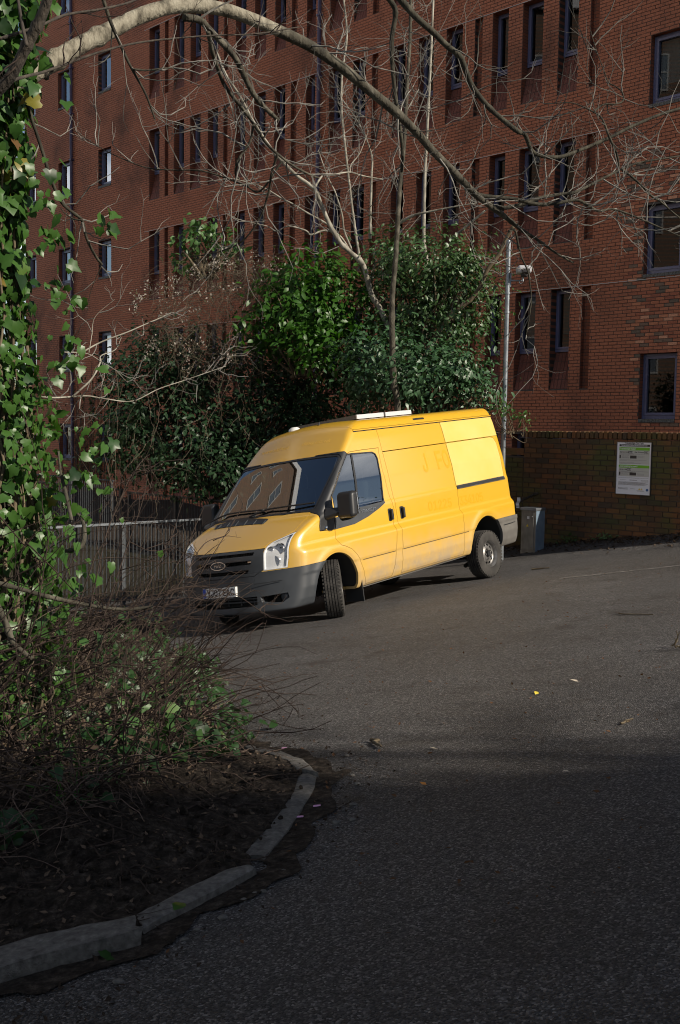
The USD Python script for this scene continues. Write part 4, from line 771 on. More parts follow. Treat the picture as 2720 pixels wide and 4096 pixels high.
# ------------------------------------------------------------------ limb lines, shrub volumes, kerb stones and small finds, in metres from the eye
BR = {'limb':[([[-1.968,5.629,1.506],[-1.878,5.766,1.689],[-1.758,5.9,1.832],[-1.632,6.033,1.968],[-1.51,6.167,2.108],[-1.357,6.3,2.247],[-1.21,6.433,2.38],[-1.055,6.564,2.486],[-0.918,6.692,2.544],[-0.749,6.817,2.569],[-0.572,6.939,2.552],[-0.443,7.061,2.54],[-0.281,7.182,2.509],[-0.156,7.302,2.478],[0.003,7.42,2.407],[0.183,7.535,2.303],[0.369,7.65,2.194],[0.514,7.766,2.095],[0.633,7.882,2.006],[0.804,7.996,1.883],[0.963,8.11,1.764],[1.083,8.229,1.712],[1.227,8.347,1.647]],0.0533,0.0215),([[1.227,8.347,1.647],[1.323,8.424,1.598],[1.404,8.502,1.564],[1.504,8.579,1.529],[1.692,8.652,1.426],[1.837,8.728,1.369]],0.0182,0.0069),([[0.969,8.156,1.773],[1.061,8.192,1.764],[1.276,8.228,1.755],[1.459,8.262,1.727],[1.621,8.3,1.748],[1.762,8.339,1.78],[1.849,8.374,1.756],[1.948,8.407,1.714],[2.058,8.445,1.737],[2.181,8.48,1.716],[2.305,8.514,1.679],[2.625,8.541,1.556]],0.0178,0.0051),([[1.104,8.251,1.703],[1.189,8.301,1.704],[1.33,8.354,1.739],[1.506,8.41,1.808],[1.673,8.463,1.849],[1.797,8.515,1.879],[1.922,8.571,1.949],[2.093,8.628,2.044],[2.186,8.682,2.098],[2.35,8.737,2.165],[2.678,8.793,2.233]],0.0163,0.0069),([[2.16,8.58,2.073],[2.239,8.61,2.031],[2.341,8.638,1.959],[2.433,8.666,1.882],[2.513,8.697,1.849],[2.617,8.725,1.776],[2.762,8.751,1.68]],0.0102,0.0052),([[1.255,8.339,1.537],[1.304,8.374,1.555],[1.328,8.404,1.505],[1.351,8.431,1.432],[1.38,8.459,1.359],[1.433,8.486,1.263],[1.457,8.512,1.165],[1.476,8.537,1.055],[1.467,8.559,0.91],[1.452,8.582,0.774]],0.0099,0.0034),([[-0.895,6.086,2.251],[-0.822,6.166,2.267],[-0.783,6.242,2.251],[-0.73,6.318,2.215],[-0.65,6.391,2.149],[-0.606,6.463,2.081],[-0.561,6.535,2.0],[-0.515,6.61,1.952],[-0.454,6.685,1.914],[-0.419,6.762,1.9]],0.0202,0.012),([[-0.775,6.183,2.207],[-0.765,6.299,2.14],[-0.74,6.414,2.07],[-0.715,6.53,2.021],[-0.635,6.645,1.943],[-0.565,6.76,1.874],[-0.506,6.875,1.801],[-0.431,6.991,1.752],[-0.325,7.108,1.7],[-0.216,7.226,1.674],[-0.175,7.348,1.689]],0.0133,0.0058),([[-0.565,6.759,1.869],[-0.592,6.776,1.761],[-0.665,6.794,1.659],[-0.68,6.813,1.585],[-0.658,6.836,1.556]],0.008,0.0054),([[-0.428,6.95,1.741],[-0.471,7.026,1.638],[-0.492,7.103,1.545],[-0.552,7.175,1.393],[-0.671,7.248,1.25],[-0.838,7.327,1.189],[-1.039,7.408,1.165]],0.0082,0.0037),([[-0.412,7.151,1.745],[-0.554,7.188,1.563],[-0.674,7.242,1.615],[-0.939,7.299,1.709],[-1.149,7.35,1.726],[-1.333,7.402,1.75],[-1.52,7.458,1.825],[-1.679,7.515,1.909],[-1.872,7.575,2.038]],0.0071,0.0022),([[-1.28,5.785,2.243],[-1.239,5.804,2.119],[-1.205,5.827,2.039],[-1.169,5.849,1.959],[-1.139,5.874,1.9],[-1.085,5.895,1.807],[-1.054,5.918,1.735],[-1.03,5.942,1.662]],0.0102,0.0047),([[-1.129,5.859,1.896],[-1.062,5.893,1.903],[-0.975,5.928,1.927],[-0.887,5.963,1.94]],0.0057,0.0023),([[-1.652,5.541,1.668],[-1.618,5.588,1.629],[-1.603,5.633,1.556],[-1.57,5.674,1.437],[-1.525,5.712,1.27],[-1.48,5.754,1.169],[-1.424,5.801,1.123],[-1.401,5.849,1.099],[-1.388,5.893,1.015],[-1.352,5.937,0.931],[-1.327,5.984,0.892]],0.0098,0.0071),([[-1.364,5.697,1.075],[-1.414,5.714,1.084],[-1.464,5.733,1.116],[-1.491,5.752,1.146]],0.0045,0.0023),([[-1.327,5.984,0.892],[-1.396,6.024,0.755],[-1.43,6.065,0.64]],0.0024,0.0012)],'dark_limb':[([[-1.33,4.96,1.938],[-1.381,5.002,1.841],[-1.459,5.044,1.731],[-1.545,5.085,1.608],[-1.65,5.129,1.522]],0.0213,0.0262),([[-1.444,4.993,1.713],[-1.476,5.027,1.829],[-1.505,5.061,1.957]],0.0098,0.0069),([[-1.631,5.133,1.581],[-1.541,5.313,1.679],[-1.485,5.491,1.764],[-1.267,5.675,1.92],[-1.078,5.855,2.036],[-0.78,6.035,2.135],[-0.511,6.212,2.214],[-0.276,6.392,2.32]],0.0091,0.0031),([[-1.582,5.046,1.759],[-1.433,5.154,1.857],[-1.339,5.261,1.948],[-1.198,5.367,2.016],[-1.093,5.472,2.086],[-1.027,5.578,2.161]],0.0079,0.0044)],'bough':[([[0.293,6.822,2.696],[0.331,6.872,2.665],[0.43,6.919,2.58],[0.544,6.966,2.506],[0.632,7.014,2.445],[0.721,7.063,2.396],[0.77,7.11,2.318],[0.819,7.157,2.238],[0.941,7.2,2.115],[1.121,7.244,1.991],[1.188,7.296,1.978],[1.241,7.342,1.892],[1.309,7.393,1.869],[1.451,7.446,1.873],[1.609,7.504,1.939],[1.798,7.563,2.03],[1.99,7.624,2.137],[2.184,7.684,2.23],[2.345,7.742,2.293],[2.459,7.798,2.341]],0.0213,0.0092),([[0.234,7.649,3.022],[0.293,7.703,2.986],[0.336,7.755,2.919],[0.315,7.799,2.731],[0.34,7.834,2.445],[0.39,7.87,2.157],[0.411,7.916,2.012],[0.41,7.964,1.879]],0.0209,0.0094),([[1.76,7.371,2.004],[1.743,7.393,2.067],[1.717,7.414,2.13],[1.671,7.434,2.169],[1.595,7.454,2.212],[1.519,7.473,2.241],[1.403,7.489,2.239]],0.0073,0.0029),([[1.671,7.434,2.169],[1.704,7.452,2.204],[1.757,7.469,2.234],[1.83,7.484,2.239],[1.883,7.502,2.269],[1.881,7.521,2.329],[1.839,7.54,2.373],[1.793,7.557,2.407],[1.765,7.579,2.492],[1.716,7.604,2.627],[1.667,7.632,2.802]],0.0073,0.0022),([[1.784,7.474,2.031],[1.834,7.501,1.952],[1.868,7.53,1.891],[1.883,7.559,1.829]],0.0088,0.006)],'pale':[([[1.003,19.072,0.235],[0.918,19.151,0.885],[0.875,19.25,1.806],[0.875,19.327,2.424],[0.921,19.403,3.043],[0.957,19.492,3.819],[0.982,19.563,4.366],[1.049,19.652,5.146],[1.083,19.759,6.161],[1.127,19.848,6.947],[1.138,19.949,7.889]],0.0881,0.0389),([[1.532,19.838,2.419],[1.463,19.944,3.448],[1.458,20.009,3.927],[1.465,20.098,4.725],[1.495,20.186,5.525],[1.525,20.276,6.328],[1.555,20.365,7.133],[1.583,20.466,8.1]],0.0712,0.032),([[0.474,20.241,2.452],[0.302,20.334,3.18],[0.169,20.433,3.991],[0.079,20.519,4.645],[-0.013,20.613,5.382],[-0.089,20.706,6.122],[-0.074,20.793,6.784],[-0.002,20.881,7.45],[-0.096,20.981,8.279]],0.0524,0.0287),([[1.096,18.735,1.093],[0.667,18.74,2.052],[0.489,18.695,2.339],[0.331,18.666,2.839],[0.127,18.613,3.025],[-0.068,18.56,3.202],[-0.271,18.518,3.532],[-0.422,18.477,3.874],[-0.518,18.423,4.055],[-0.809,18.371,4.253],[-1.049,18.321,4.471],[-1.213,18.267,4.639],[-1.488,18.229,5.019],[-1.739,18.195,5.46],[-1.988,18.156,5.826],[-2.128,18.114,6.156]],0.0638,0.0249),([[0.49,20.626,3.569],[0.489,20.689,3.741],[0.497,20.777,4.239],[0.504,20.869,4.794],[0.498,20.955,5.27],[0.272,21.047,5.823],[-0.067,21.135,6.33]],0.0369,0.0166),([[0.979,19.433,3.696],[1.186,19.315,3.802],[1.429,19.193,3.843],[1.839,19.073,3.911],[2.292,18.952,3.969]],0.0347,0.015),([[0.132,19.188,3.117],[-0.075,19.154,3.406],[-0.327,19.105,3.492],[-0.575,19.043,3.403],[-0.674,18.992,3.466],[-0.971,18.941,3.526],[-1.166,18.877,3.426],[-1.336,18.827,3.499],[-1.802,18.779,3.593],[-2.044,18.73,3.688]],0.0267,0.0074),([[-0.048,19.102,3.298],[-0.176,19.083,3.49],[-0.328,19.058,3.607],[-0.68,19.039,3.794],[-0.88,19.014,3.909],[-1.078,18.987,3.998],[-1.277,18.963,4.112],[-1.475,18.936,4.2],[-1.82,18.909,4.286],[-2.064,18.878,4.324]],0.0265,0.0093),([[-0.516,18.355,4.038],[-0.378,18.535,4.293],[-0.186,18.7,4.358],[0.083,18.867,4.437],[0.309,19.026,4.417],[0.664,19.185,4.398]],0.0218,0.0152),([[0.085,19.193,4.514],[0.108,19.272,4.669],[0.257,19.355,4.889],[0.406,19.454,5.31]],0.0152,0.0077),([[0.143,19.192,3.167],[-0.001,19.134,3.502],[-0.042,19.07,3.76],[-0.16,19.013,4.114],[-0.286,18.946,4.341],[-0.388,18.882,4.591],[-0.463,18.813,4.79]],0.0229,0.0111),([[1.829,18.903,3.319],[1.985,18.778,3.438],[2.19,18.657,3.601],[2.377,18.534,3.754]],0.0338,0.0257),([[1.035,19.475,5.588],[1.282,19.509,6.047]],0.0153,0.0115)],'brown':[([[1.44,18.333,1.075],[1.538,18.298,1.51],[1.802,18.264,1.945],[1.953,18.208,2.085],[2.146,18.152,2.231],[2.28,18.101,2.434],[2.389,18.055,2.713],[2.548,18.005,2.933],[2.684,17.96,3.23],[2.777,17.906,3.396]],0.0551,0.0284),([[0.705,19.098,1.917],[0.596,19.059,2.285],[0.439,19.016,2.6],[0.308,18.971,2.887]],0.061,0.0528)],'low':[([[-1.649,5.929,0.163],[-1.605,6.042,0.162],[-1.534,6.155,0.172],[-1.472,6.269,0.181],[-1.388,6.381,0.168],[-1.256,6.493,0.161],[-1.12,6.612,0.24],[-0.962,6.729,0.306],[-0.735,6.849,0.399]],0.0054,0.0021),([[-1.528,6.13,0.171],[-1.438,6.198,0.273],[-1.403,6.265,0.367],[-1.409,6.329,0.418],[-1.339,6.393,0.459],[-1.317,6.459,0.536]],0.0062,0.0015),([[-1.542,5.841,0.325],[-1.528,5.943,0.345],[-1.465,6.048,0.408],[-1.37,6.154,0.483],[-1.243,6.259,0.55],[-1.165,6.363,0.603],[-1.009,6.47,0.69]],0.0058,0.0026),([[-1.503,5.847,0.402],[-1.397,5.922,0.402],[-1.33,5.994,0.361],[-1.273,6.066,0.323],[-1.214,6.136,0.254]],0.0028,0.0012),([[-1.391,5.948,0.409],[-1.391,6.023,0.517],[-1.389,6.097,0.62],[-1.295,6.172,0.727]],0.0024,0.001)],'log':[([[-1.649,5.059,-0.735],[-1.507,5.135,-0.789],[-1.403,5.212,-0.834],[-1.251,5.289,-0.88],[-1.095,5.367,-0.913],[-0.951,5.447,-0.913]],0.0154,0.01),([[-1.605,4.953,-0.81],[-1.554,4.946,-0.9],[-1.512,4.939,-1.0],[-1.461,4.935,-1.05],[-1.42,4.933,-1.079]],0.0262,0.0121),([[-1.404,5.468,-0.632],[-1.332,5.494,-0.616],[-1.317,5.524,-0.558],[-1.335,5.554,-0.482],[-1.387,5.584,-0.429]],0.0155,0.009),([[-1.373,5.48,-0.476],[-1.417,5.525,-0.324],[-1.449,5.565,-0.237],[-1.471,5.606,-0.126]],0.0133,0.0079)],'bramble':[([[-0.959,5.223,-1.221],[-0.916,5.348,-1.117],[-0.849,5.473,-1.006],[-0.711,5.611,-0.729],[-0.658,5.735,-0.639],[-0.578,5.863,-0.496],[-0.542,5.984,-0.438]],0.0038,0.0015),([[-1.025,5.233,-1.094],[-0.939,5.48,-0.918],[-0.818,5.723,-0.792],[-0.683,5.962,-0.725]],0.0038,0.0015),([[-0.929,5.236,-1.05],[-0.885,5.422,-0.908],[-0.802,5.609,-0.753],[-0.735,5.795,-0.623],[-0.637,5.972,-0.591]],0.0038,0.0015),([[-0.916,5.225,-1.189],[-0.787,5.365,-1.196],[-0.582,5.502,-1.246],[-0.411,5.635,-1.343],[-0.278,5.766,-1.468],[-0.223,5.899,-1.563]],0.0038,0.0015),([[-0.938,5.229,-1.136],[-0.763,5.346,-1.147],[-0.644,5.457,-1.225],[-0.567,5.575,-1.204],[-0.511,5.697,-1.135],[-0.428,5.82,-1.062],[-0.407,5.936,-1.078]],0.0038,0.0015),([[-0.858,5.254,-0.804],[-0.749,5.396,-0.795],[-0.633,5.534,-0.825],[-0.533,5.67,-0.885],[-0.451,5.804,-0.969],[-0.425,5.94,-1.023]],0.0038,0.0015),([[-1.24,5.242,-0.97],[-1.191,5.412,-0.578],[-1.157,5.565,-0.412],[-1.119,5.717,-0.261],[-1.077,5.864,-0.172],[-1.067,6.006,-0.146]],0.0038,0.0015),([[-1.155,5.245,-0.926],[-1.1,5.501,-0.631],[-1.057,5.755,-0.378],[-1.067,6.004,-0.175]],0.0038,0.0015),([[-1.132,5.236,-1.053],[-1.007,5.485,-0.852],[-0.914,5.737,-0.608],[-0.882,5.986,-0.414]],0.0038,0.0015),([[-1.346,5.235,-1.056],[-1.072,5.476,-0.964],[-0.84,5.715,-0.908],[-0.728,5.945,-0.955]],0.0038,0.0015),([[-1.108,5.223,-1.224],[-1.003,5.466,-1.097],[-0.838,5.704,-1.047],[-0.8,5.938,-1.053]],0.0038,0.0015),([[-1.021,5.217,-1.308],[-0.889,5.45,-1.318],[-0.697,5.697,-1.138],[-0.629,5.933,-1.11]],0.0038,0.0015),([[-1.546,5.272,-0.569],[-1.432,5.491,-0.769],[-1.304,5.707,-1.008],[-1.16,5.924,-1.239]],0.0038,0.0015),([[-1.697,5.283,-0.422],[-1.568,5.498,-0.682],[-1.514,5.712,-0.941],[-1.524,5.927,-1.196]],0.0038,0.0015),([[-1.446,5.2,-1.527],[-1.275,5.382,-1.442],[-1.088,5.554,-1.485],[-0.839,5.723,-1.573],[-0.742,5.891,-1.667]],0.0038,0.0015),([[-1.664,5.222,-1.232],[-1.468,5.446,-1.371],[-1.249,5.665,-1.564],[-1.078,5.876,-1.865]],0.0038,0.0015),([[-1.617,5.2,-1.53],[-1.509,5.426,-1.639],[-1.431,5.646,-1.822],[-1.319,5.871,-1.941]],0.0038,0.0015),([[-1.174,5.232,-1.097],[-1.162,5.48,-0.921],[-1.121,5.725,-0.773],[-0.853,5.962,-0.727]],0.0038,0.0015),([[-1.068,5.236,-1.052],[-0.983,5.478,-0.941],[-0.866,5.729,-0.723],[-0.76,5.984,-0.436]],0.0038,0.0015),([[-0.933,5.444,-0.957],[-0.819,5.574,-1.001],[-0.769,5.707,-1.012],[-0.619,5.836,-1.068]],0.0029,0.0012),([[-1.071,5.472,-0.583],[-0.995,5.667,-0.648],[-0.863,5.868,-0.644]],0.0029,0.0012),([[-1.001,5.506,-0.128],[-1.08,5.633,-0.222],[-1.162,5.756,-0.356],[-1.223,5.882,-0.46]],0.0029,0.0012),([[-1.344,5.505,-0.144],[-1.275,5.691,-0.331],[-1.149,5.87,-0.625]],0.0029,0.0012),([[-0.978,5.503,-0.161],[-1.0,5.693,-0.304],[-1.028,5.882,-0.457]],0.0029,0.0012)]}
SH = {'viburnum':[([1.445,18.871,2.894],[0.9,0.72,0.465]),([1.911,18.517,2.192],[0.679,0.543,0.738]),([1.214,19.112,2.1],[0.839,0.671,0.724]),([0.747,19.282,3.022],[0.46,0.368,0.422]),([2.041,18.449,2.621],[0.514,0.411,0.441])],'laurel':[([1.394,17.718,0.898],[0.817,0.653,0.497]),([0.662,18.13,1.052],[0.726,0.581,0.581]),([1.904,17.522,0.965],[0.351,0.281,0.316]),([2.234,17.298,0.648],[0.208,0.167,0.153])],'bright':[([-0.7,19.15,2.604],[0.724,0.579,0.457]),([-0.759,18.902,1.974],[0.679,0.543,0.528]),([-0.124,19.128,2.309],[0.534,0.427,0.572]),([-1.298,19.086,1.759],[0.534,0.427,0.381]),([-0.368,18.56,1.43],[0.52,0.416,0.297])],'shoot':[([2.636,17.079,0.407],[0.165,0.132,0.11]),([2.865,17.067,0.253],[0.082,0.066,0.055]),([2.43,17.184,0.475],[0.138,0.11,0.097])],'dark':[([-3.696,20.109,0.701],[0.888,0.71,0.888]),([-3.008,20.354,1.287],[0.978,0.782,0.57]),([-2.899,19.649,-0.091],[1.344,1.075,0.949]),([-1.838,20.099,0.567],[1.291,1.033,0.968]),([-1.07,19.45,-0.064],[1.096,0.877,0.939]),([-0.547,19.924,0.899],[1.038,0.831,0.879]),([0.083,19.973,1.546],[0.639,0.511,0.799]),([-1.881,19.002,-0.686],[1.303,1.042,0.46]),([-3.925,20.043,-0.188],[0.605,0.484,0.807])],'sprig':[([-2.557,19.919,3.502],[0.49,0.392,0.221]),([-2.868,19.892,3.142],[0.237,0.19,0.206]),([-2.07,19.806,3.334],[0.354,0.283,0.205])],'tangle':[([-2.105,19.452,2.625],[1.162,0.929,0.581]),([-2.794,19.411,2.074],[0.852,0.682,0.775]),([-2.209,19.068,1.518],[1.067,0.854,0.61]),([-1.548,19.256,2.682],[0.843,0.675,0.46])]}
KB = [([[-0.455,5.793,-1.728],[-0.288,5.565,-1.688],[-0.165,5.315,-1.653],[-0.086,4.987,-1.619]],[[-0.51,5.74,-1.727],[-0.353,5.511,-1.688],[-0.253,5.324,-1.661],[-0.183,5.101,-1.636]]),([[-0.091,5.02,-1.638],[-0.096,4.803,-1.624],[-0.15,4.447,-1.608],[-0.202,4.141,-1.595],[-0.266,3.9,-1.588]],[[-0.196,5.099,-1.655],[-0.208,4.731,-1.631],[-0.241,4.526,-1.622],[-0.294,4.223,-1.61],[-0.357,3.964,-1.601]]),([[-0.28,3.754,-1.564],[-0.344,3.657,-1.567],[-0.467,3.497,-1.574],[-0.546,3.402,-1.579],[-0.604,3.313,-1.582]],[[-0.317,3.779,-1.567],[-0.392,3.752,-1.576],[-0.511,3.608,-1.584],[-0.581,3.503,-1.587],[-0.649,3.419,-1.591]]),([[-0.597,3.235,-1.55],[-0.718,3.19,-1.565],[-0.852,3.144,-1.581],[-0.988,3.075,-1.597],[-1.193,2.944,-1.618]],[[-0.641,3.34,-1.561],[-0.789,3.321,-1.581],[-0.931,3.287,-1.6],[-1.038,3.233,-1.612],[-1.257,3.105,-1.635]])]
SPOT = {'red':[-1.041,14.2,-2.413],'pink1':[-0.082,4.53,-1.618],'pink2':[-0.152,4.4,-1.619],'pink3':[-0.284,5.702,-1.727],'greenleaf':[-0.495,3.211,-1.493],'ivyfall':[-0.692,3.152,-1.614],'yellow':[1.191,6.372,-1.555],'pale1':[1.479,6.5,-1.521],'pale2':[1.003,4.516,-1.457],'orange':[2.037,9.595,-1.649],'twigR':([2.43,9.344,-1.574],[2.661,8.999,-1.517]),'bunchR':[2.301,7.228,-1.45],'twig2':([0.197,5.603,-1.649],[0.225,5.436,-1.634]),'twig3':([1.415,5.284,-1.448],[1.5,5.337,-1.44]),'leaf4':[0.468,5.275,-1.587],'leaf5':[0.9,6.157,-1.583],'leaf6':[0.399,4.621,-1.553],'leaf7':[0.647,9.655,-1.857],'branchR':([2.701,15.051,-1.92],[2.921,14.928,-1.88])}

# ------------------------------------------------------------------ planting bed with its broken kerb
KO = [q for s_ in KB for q in s_[1]]                    # the kerb's inner line, far to near
edge = [(-2.3, 14.4), (-2.0, 12.5), (-1.62, 10.3), (-1.15, 8.2), (-.92, 7.3), (-.74, 6.45), (-.50, 5.95)] + [(q[0] + .02, q[1]) for q in KO[:]] + [(-2.4, 2.2), (-2.6, 1.2)]
edge_line = LineString(edge)
SOILP = Polygon([(a, b) for a, b in edge] + [(-7, 1.2), (-7, 14.4)]).buffer(.03)
def soil_z(x, y):
    from shapely import points as sp, distance as sd_
    d = sd_(sp(np.stack([x, y], 1)), edge_line)
    near = np.clip((5.9 - y) / .5, 0, 1)
    h = .012 + near * .016 + .045 * np.clip(d / .35, 0, 1) + .32 * np.clip((d - .25) / 1.5, 0, 1) ** 1.2
    p = np.stack([x, y, 0 * x], -1)
    return gh(x, y) + h + np.clip(d / .1, .15, 1) * ((meshkit.fbm(p * 5., 4, 5) - .5) * .085 + (meshkit.noise(p * 26., 8) - .5) * .035)
put('soil_bed', sheet([(a, b) for a, b in edge] + [(-7, 1.2), (-7, 14.4)], .04, soil_z), M['soil'], smooth=True, kind='structure')
kerb = thing('broken_kerb', 'worn concrete kerb of five uneven stones curving round the soil bed', 'kerb')
for i, (a, b) in enumerate(KB):
    a, b = np.array(a), np.array(b); n = 14
    def res(q):
        s = np.r_[0, np.cumsum(np.linalg.norm(np.diff(q, axis=0), axis=1))]; t = np.linspace(.004, s[-1] - .004, n) if s[-1] > .1 else np.linspace(0, s[-1], n)
        return np.stack([np.interp(t, s, q[:, k]) for k in range(3)], 1)
    a, b = res(a), res(b); cr = np.array([(0, -.16), (0, -.012), (.02, .0), (.2, .004), (.4, .004), (.6, .004), (.8, .002), (.975, -.004), (1, -.03), (1, -.2)])
    V = np.array([[b[k] + (a[k] - b[k]) * f + Z * dz for f, dz in cr] for k in range(n)])
    nz = (meshkit.fbm(V * 22., 4, 2) - .5); V[:, 1:-1] += nz[:, 1:-1, None] * np.array([.014, .014, .011]); V[0] += nz[0][:, None] * .014; V[-1] += nz[-1][:, None] * .014
    m_ = len(cr); idx = lambda k, j: k * m_ + j; f = []
    for k in range(n - 1):
        for j in range(m_ - 1): f += [(idx(k, j), idx(k, j + 1), idx(k + 1, j + 1)), (idx(k, j), idx(k + 1, j + 1), idx(k + 1, j))]
    for j in range(1, m_ - 1): f += [(idx(0, 0), idx(0, j + 1), idx(0, j)), (idx(n - 1, 0), idx(n - 1, j), idx(n - 1, j + 1))]
    t = trimesh.Trimesh(V.reshape(-1, 3), f, process=False)
    if np.mean(t.face_normals[:, 2] * (np.abs(t.face_normals[:, 2]) > .7)) < 0: t.invert()
    put('kerb_stone', t, M['kerb'], kerb, smooth=40)
spill_o = [tuple(q[:2]) for s_ in KB for q in s_[0]][::1]
sp_line = LineString([(-.95, 6.9), (-.62, 6.1)] + spill_o)
spl = sp_line.buffer(.11).difference(Polygon([(a, b) for a, b in edge] + [(-7, 1.2), (-7, 14.4)]).buffer(.005))
spl = max(getattr(spl, 'geoms', [spl]), key=lambda g_: g_.area); ring = np.array(spl.segmentize(.05).exterior.coords)
ring = ring + np.stack([meshkit.noise(np.column_stack([ring * 7, 0 * ring[:, :1]]), 3) - .5, meshkit.noise(np.column_stack([ring * 7, 0 * ring[:, :1]]), 4) - .5], 1) * .15
spl = Polygon(ring).buffer(0); spl = max(getattr(spl, 'geoms', [spl]), key=lambda g_: g_.area)
put('spilt_soil', sheet(list(spl.exterior.coords)[:-1], .03, lambda x, y: gh(x, y) + .004 + .008 * meshkit.noise(np.stack([x * 30, y * 30, 0 * x], -1), 6)), M['soil'], smooth=True, kind='structure')
pl_ = np.array([(2.75, 13.33), (3.3, 13.17), (4.4, 12.85), (6., 12.4)]); pd = np.array([.27, .96]) * .045
lv = np.array([[*(p + s * pd), 0] for p in pl_ for s in (-1, 1)]); lv[:, 2] = gh(lv[:, 0], lv[:, 1]) + .005
M['worn_line'] = mat('worn_line', {'g': ('geometry', {}), 'n': ('noise_texture', {'scale': 9., 'detail': 8., 'roughness': .75}), 'r': ('rgb_ramp', {'ramp': [(.45, (.075, .07, .066)), (.62, (.26, .255, .245))]}), 'p': ('principled_bsdf', {'roughness': .8})},
                         [('g.position', 'n.vector'), ('n.fac', 'r.fac'), ('r.color', 'p.base_color')])
put('parking_line', trimesh.Trimesh(lv, [(0, 2, 3), (0, 3, 1), (2, 4, 5), (2, 5, 3), (4, 6, 7), (4, 7, 5)], process=False), M['worn_line'], kind='structure')

# ------------------------------------------------------------------ growing things
def leaf_mat(name, ramp, rough=.42, trans=.25, spec=.35):
    return mat(name, {'g': ('geometry', {}), 'r': ('rgb_ramp', {'ramp': ramp}), 'o': ('object_info', {}), 'a': ('math', {'math_type': 'add'}), 'w': ('math', {'math_type': 'fraction'}),
        'p': ('principled_bsdf', {'roughness': rough, 'specular_ior_level': spec}), 't': ('translucent_bsdf', {}), 'm': ('mix_closure', {'fac': trans}), 'mu': ('mix', {'mix_type': 'multiply', 'fac': 1., 'color2': (1.1, 1.25, .55)})},
        [('g.random_per_island', 'a.value1'), ('o.random', 'a.value2'), ('a.value', 'w.value1'), ('w.value', 'r.fac'), ('r.color', 'p.base_color'), ('r.color', 'mu.color1'), ('mu.color', 't.color'), ('p.BSDF', 'm.closure1'), ('t.BSDF', 'm.closure2')], surface='m.closure')
M['ivy'] = leaf_mat('ivy_leaf', [(0, (.010, .030, .008)), (.3, (.018, .055, .012)), (.6, (.035, .09, .017)), (.82, (.055, .125, .024)), (.95, (.085, .15, .03)), (.985, (.20, .18, .03)), (1, (.12, .06, .03))], .38, .33)
M['ivy_ground'] = leaf_mat('ground_ivy_leaf', [(0, (.02, .055, .016)), (.4, (.035, .09, .022)), (.75, (.065, .135, .04)), (1, (.11, .18, .06))], .40, .25)
M['viburnum'] = leaf_mat('viburnum_leaf', [(0, (.012, .035, .016)), (.5, (.022, .058, .022)), (.85, (.035, .08, .026)), (1, (.06, .11, .03))], .42, .22, .45)
M['laurel'] = leaf_mat('laurel_leaf', [(0, (.012, .038, .022)), (.5, (.024, .06, .032)), (.85, (.035, .085, .036)), (1, (.06, .12, .04))], .42, .2, .45)
M['bright'] = leaf_mat('bright_leaf', [(0, (.022, .075, .008)), (.5, (.04, .115, .012)), (1, (.07, .16, .02))], .42, .4)
M['darkleaf'] = leaf_mat('dark_leaf', [(0, (.010, .028, .011)), (.6, (.020, .050, .018)), (.9, (.034, .08, .025)), (1, (.06, .12, .035))], .45, .18, .3)
M['sprig'] = leaf_mat('sprig_leaf', [(0, (.05, .12, .03)), (.6, (.08, .16, .05)), (1, (.14, .22, .09))], .4, .3)
M['dead'] = leaf_mat('dead_leaf', [(0, (.06, .03, .016)), (.4, (.11, .055, .028)), (.7, (.16, .085, .045)), (.92, (.22, .13, .07)), (1, (.30, .19, .08))], .8, .15, .2)
M['litter'] = leaf_mat('litter_leaf', [(0, (.025, .017, .012)), (.45, (.06, .041, .028)), (.78, (.13, .092, .064)), (.93, (.24, .18, .125)), (1, (.36, .29, .21))], .85, .05, .2)
M['fluff'] = leaf_mat('seed_fluff', [(0, (.22, .19, .17)), (1, (.42, .38, .35))], .9, .3, .1)
M['grass'] = leaf_mat('grass_blade', [(0, (.03, .10, .015)), (1, (.06, .16, .03))], .4, .35)
def bark(name, ramp, scale=14., stretch=(1, 1, .5), bump=.6): return noisy(name, ramp, scale, 7, .85, bump, scale * 4, .01, stretch=stretch, spec=.25)
M['bark'] = bark('limb_bark', [(.28, (.035, .03, .022)), (.40, (.10, .09, .067)), (.52, (.19, .172, .132)), (.62, (.23, .212, .165)), (.8, (.34, .32, .255))], 18., bump=1.)
M['bark_mid'] = bark('mid_bark', [(.25, (.018, .016, .012)), (.5, (.05, .045, .033)), (.8, (.14, .128, .10))], 14., bump=1.)
M['bark_bough'] = bark('bough_bark', [(.25, (.014, .013, .010)), (.5, (.034, .031, .022)), (.8, (.09, .082, .06))], 16.)
M['bark_pale'] = bark('pale_bark', [(.25, (.06, .054, .042)), (.42, (.15, .138, .112)), (.55, (.25, .235, .195)), (.75, (.36, .34, .29))], 8.)
M['bark_brown'] = bark('brown_bark', [(.25, (.05, .036, .024)), (.5, (.10, .078, .05)), (.8, (.17, .14, .09))], 8.)
M['twig'] = bark('twig_bark', [(.3, (.07, .066, .058)), (.7, (.24, .228, .205))], 20., bump=.1)
M['twig_mid'] = bark('mid_twig_bark', [(.3, (.045, .042, .036)), (.7, (.15, .142, .125))], 20., bump=.1)
M['low_stem'] = bark('low_stem_bark', [(.3, (.045, .030, .023)), (.7, (.16, .115, .09))], 20., bump=.1)
M['twig_dark'] = bark('bramble_bark', [(.3, (.014, .009, .0075)), (.7, (.050, .034, .026))], 20., bump=.1)

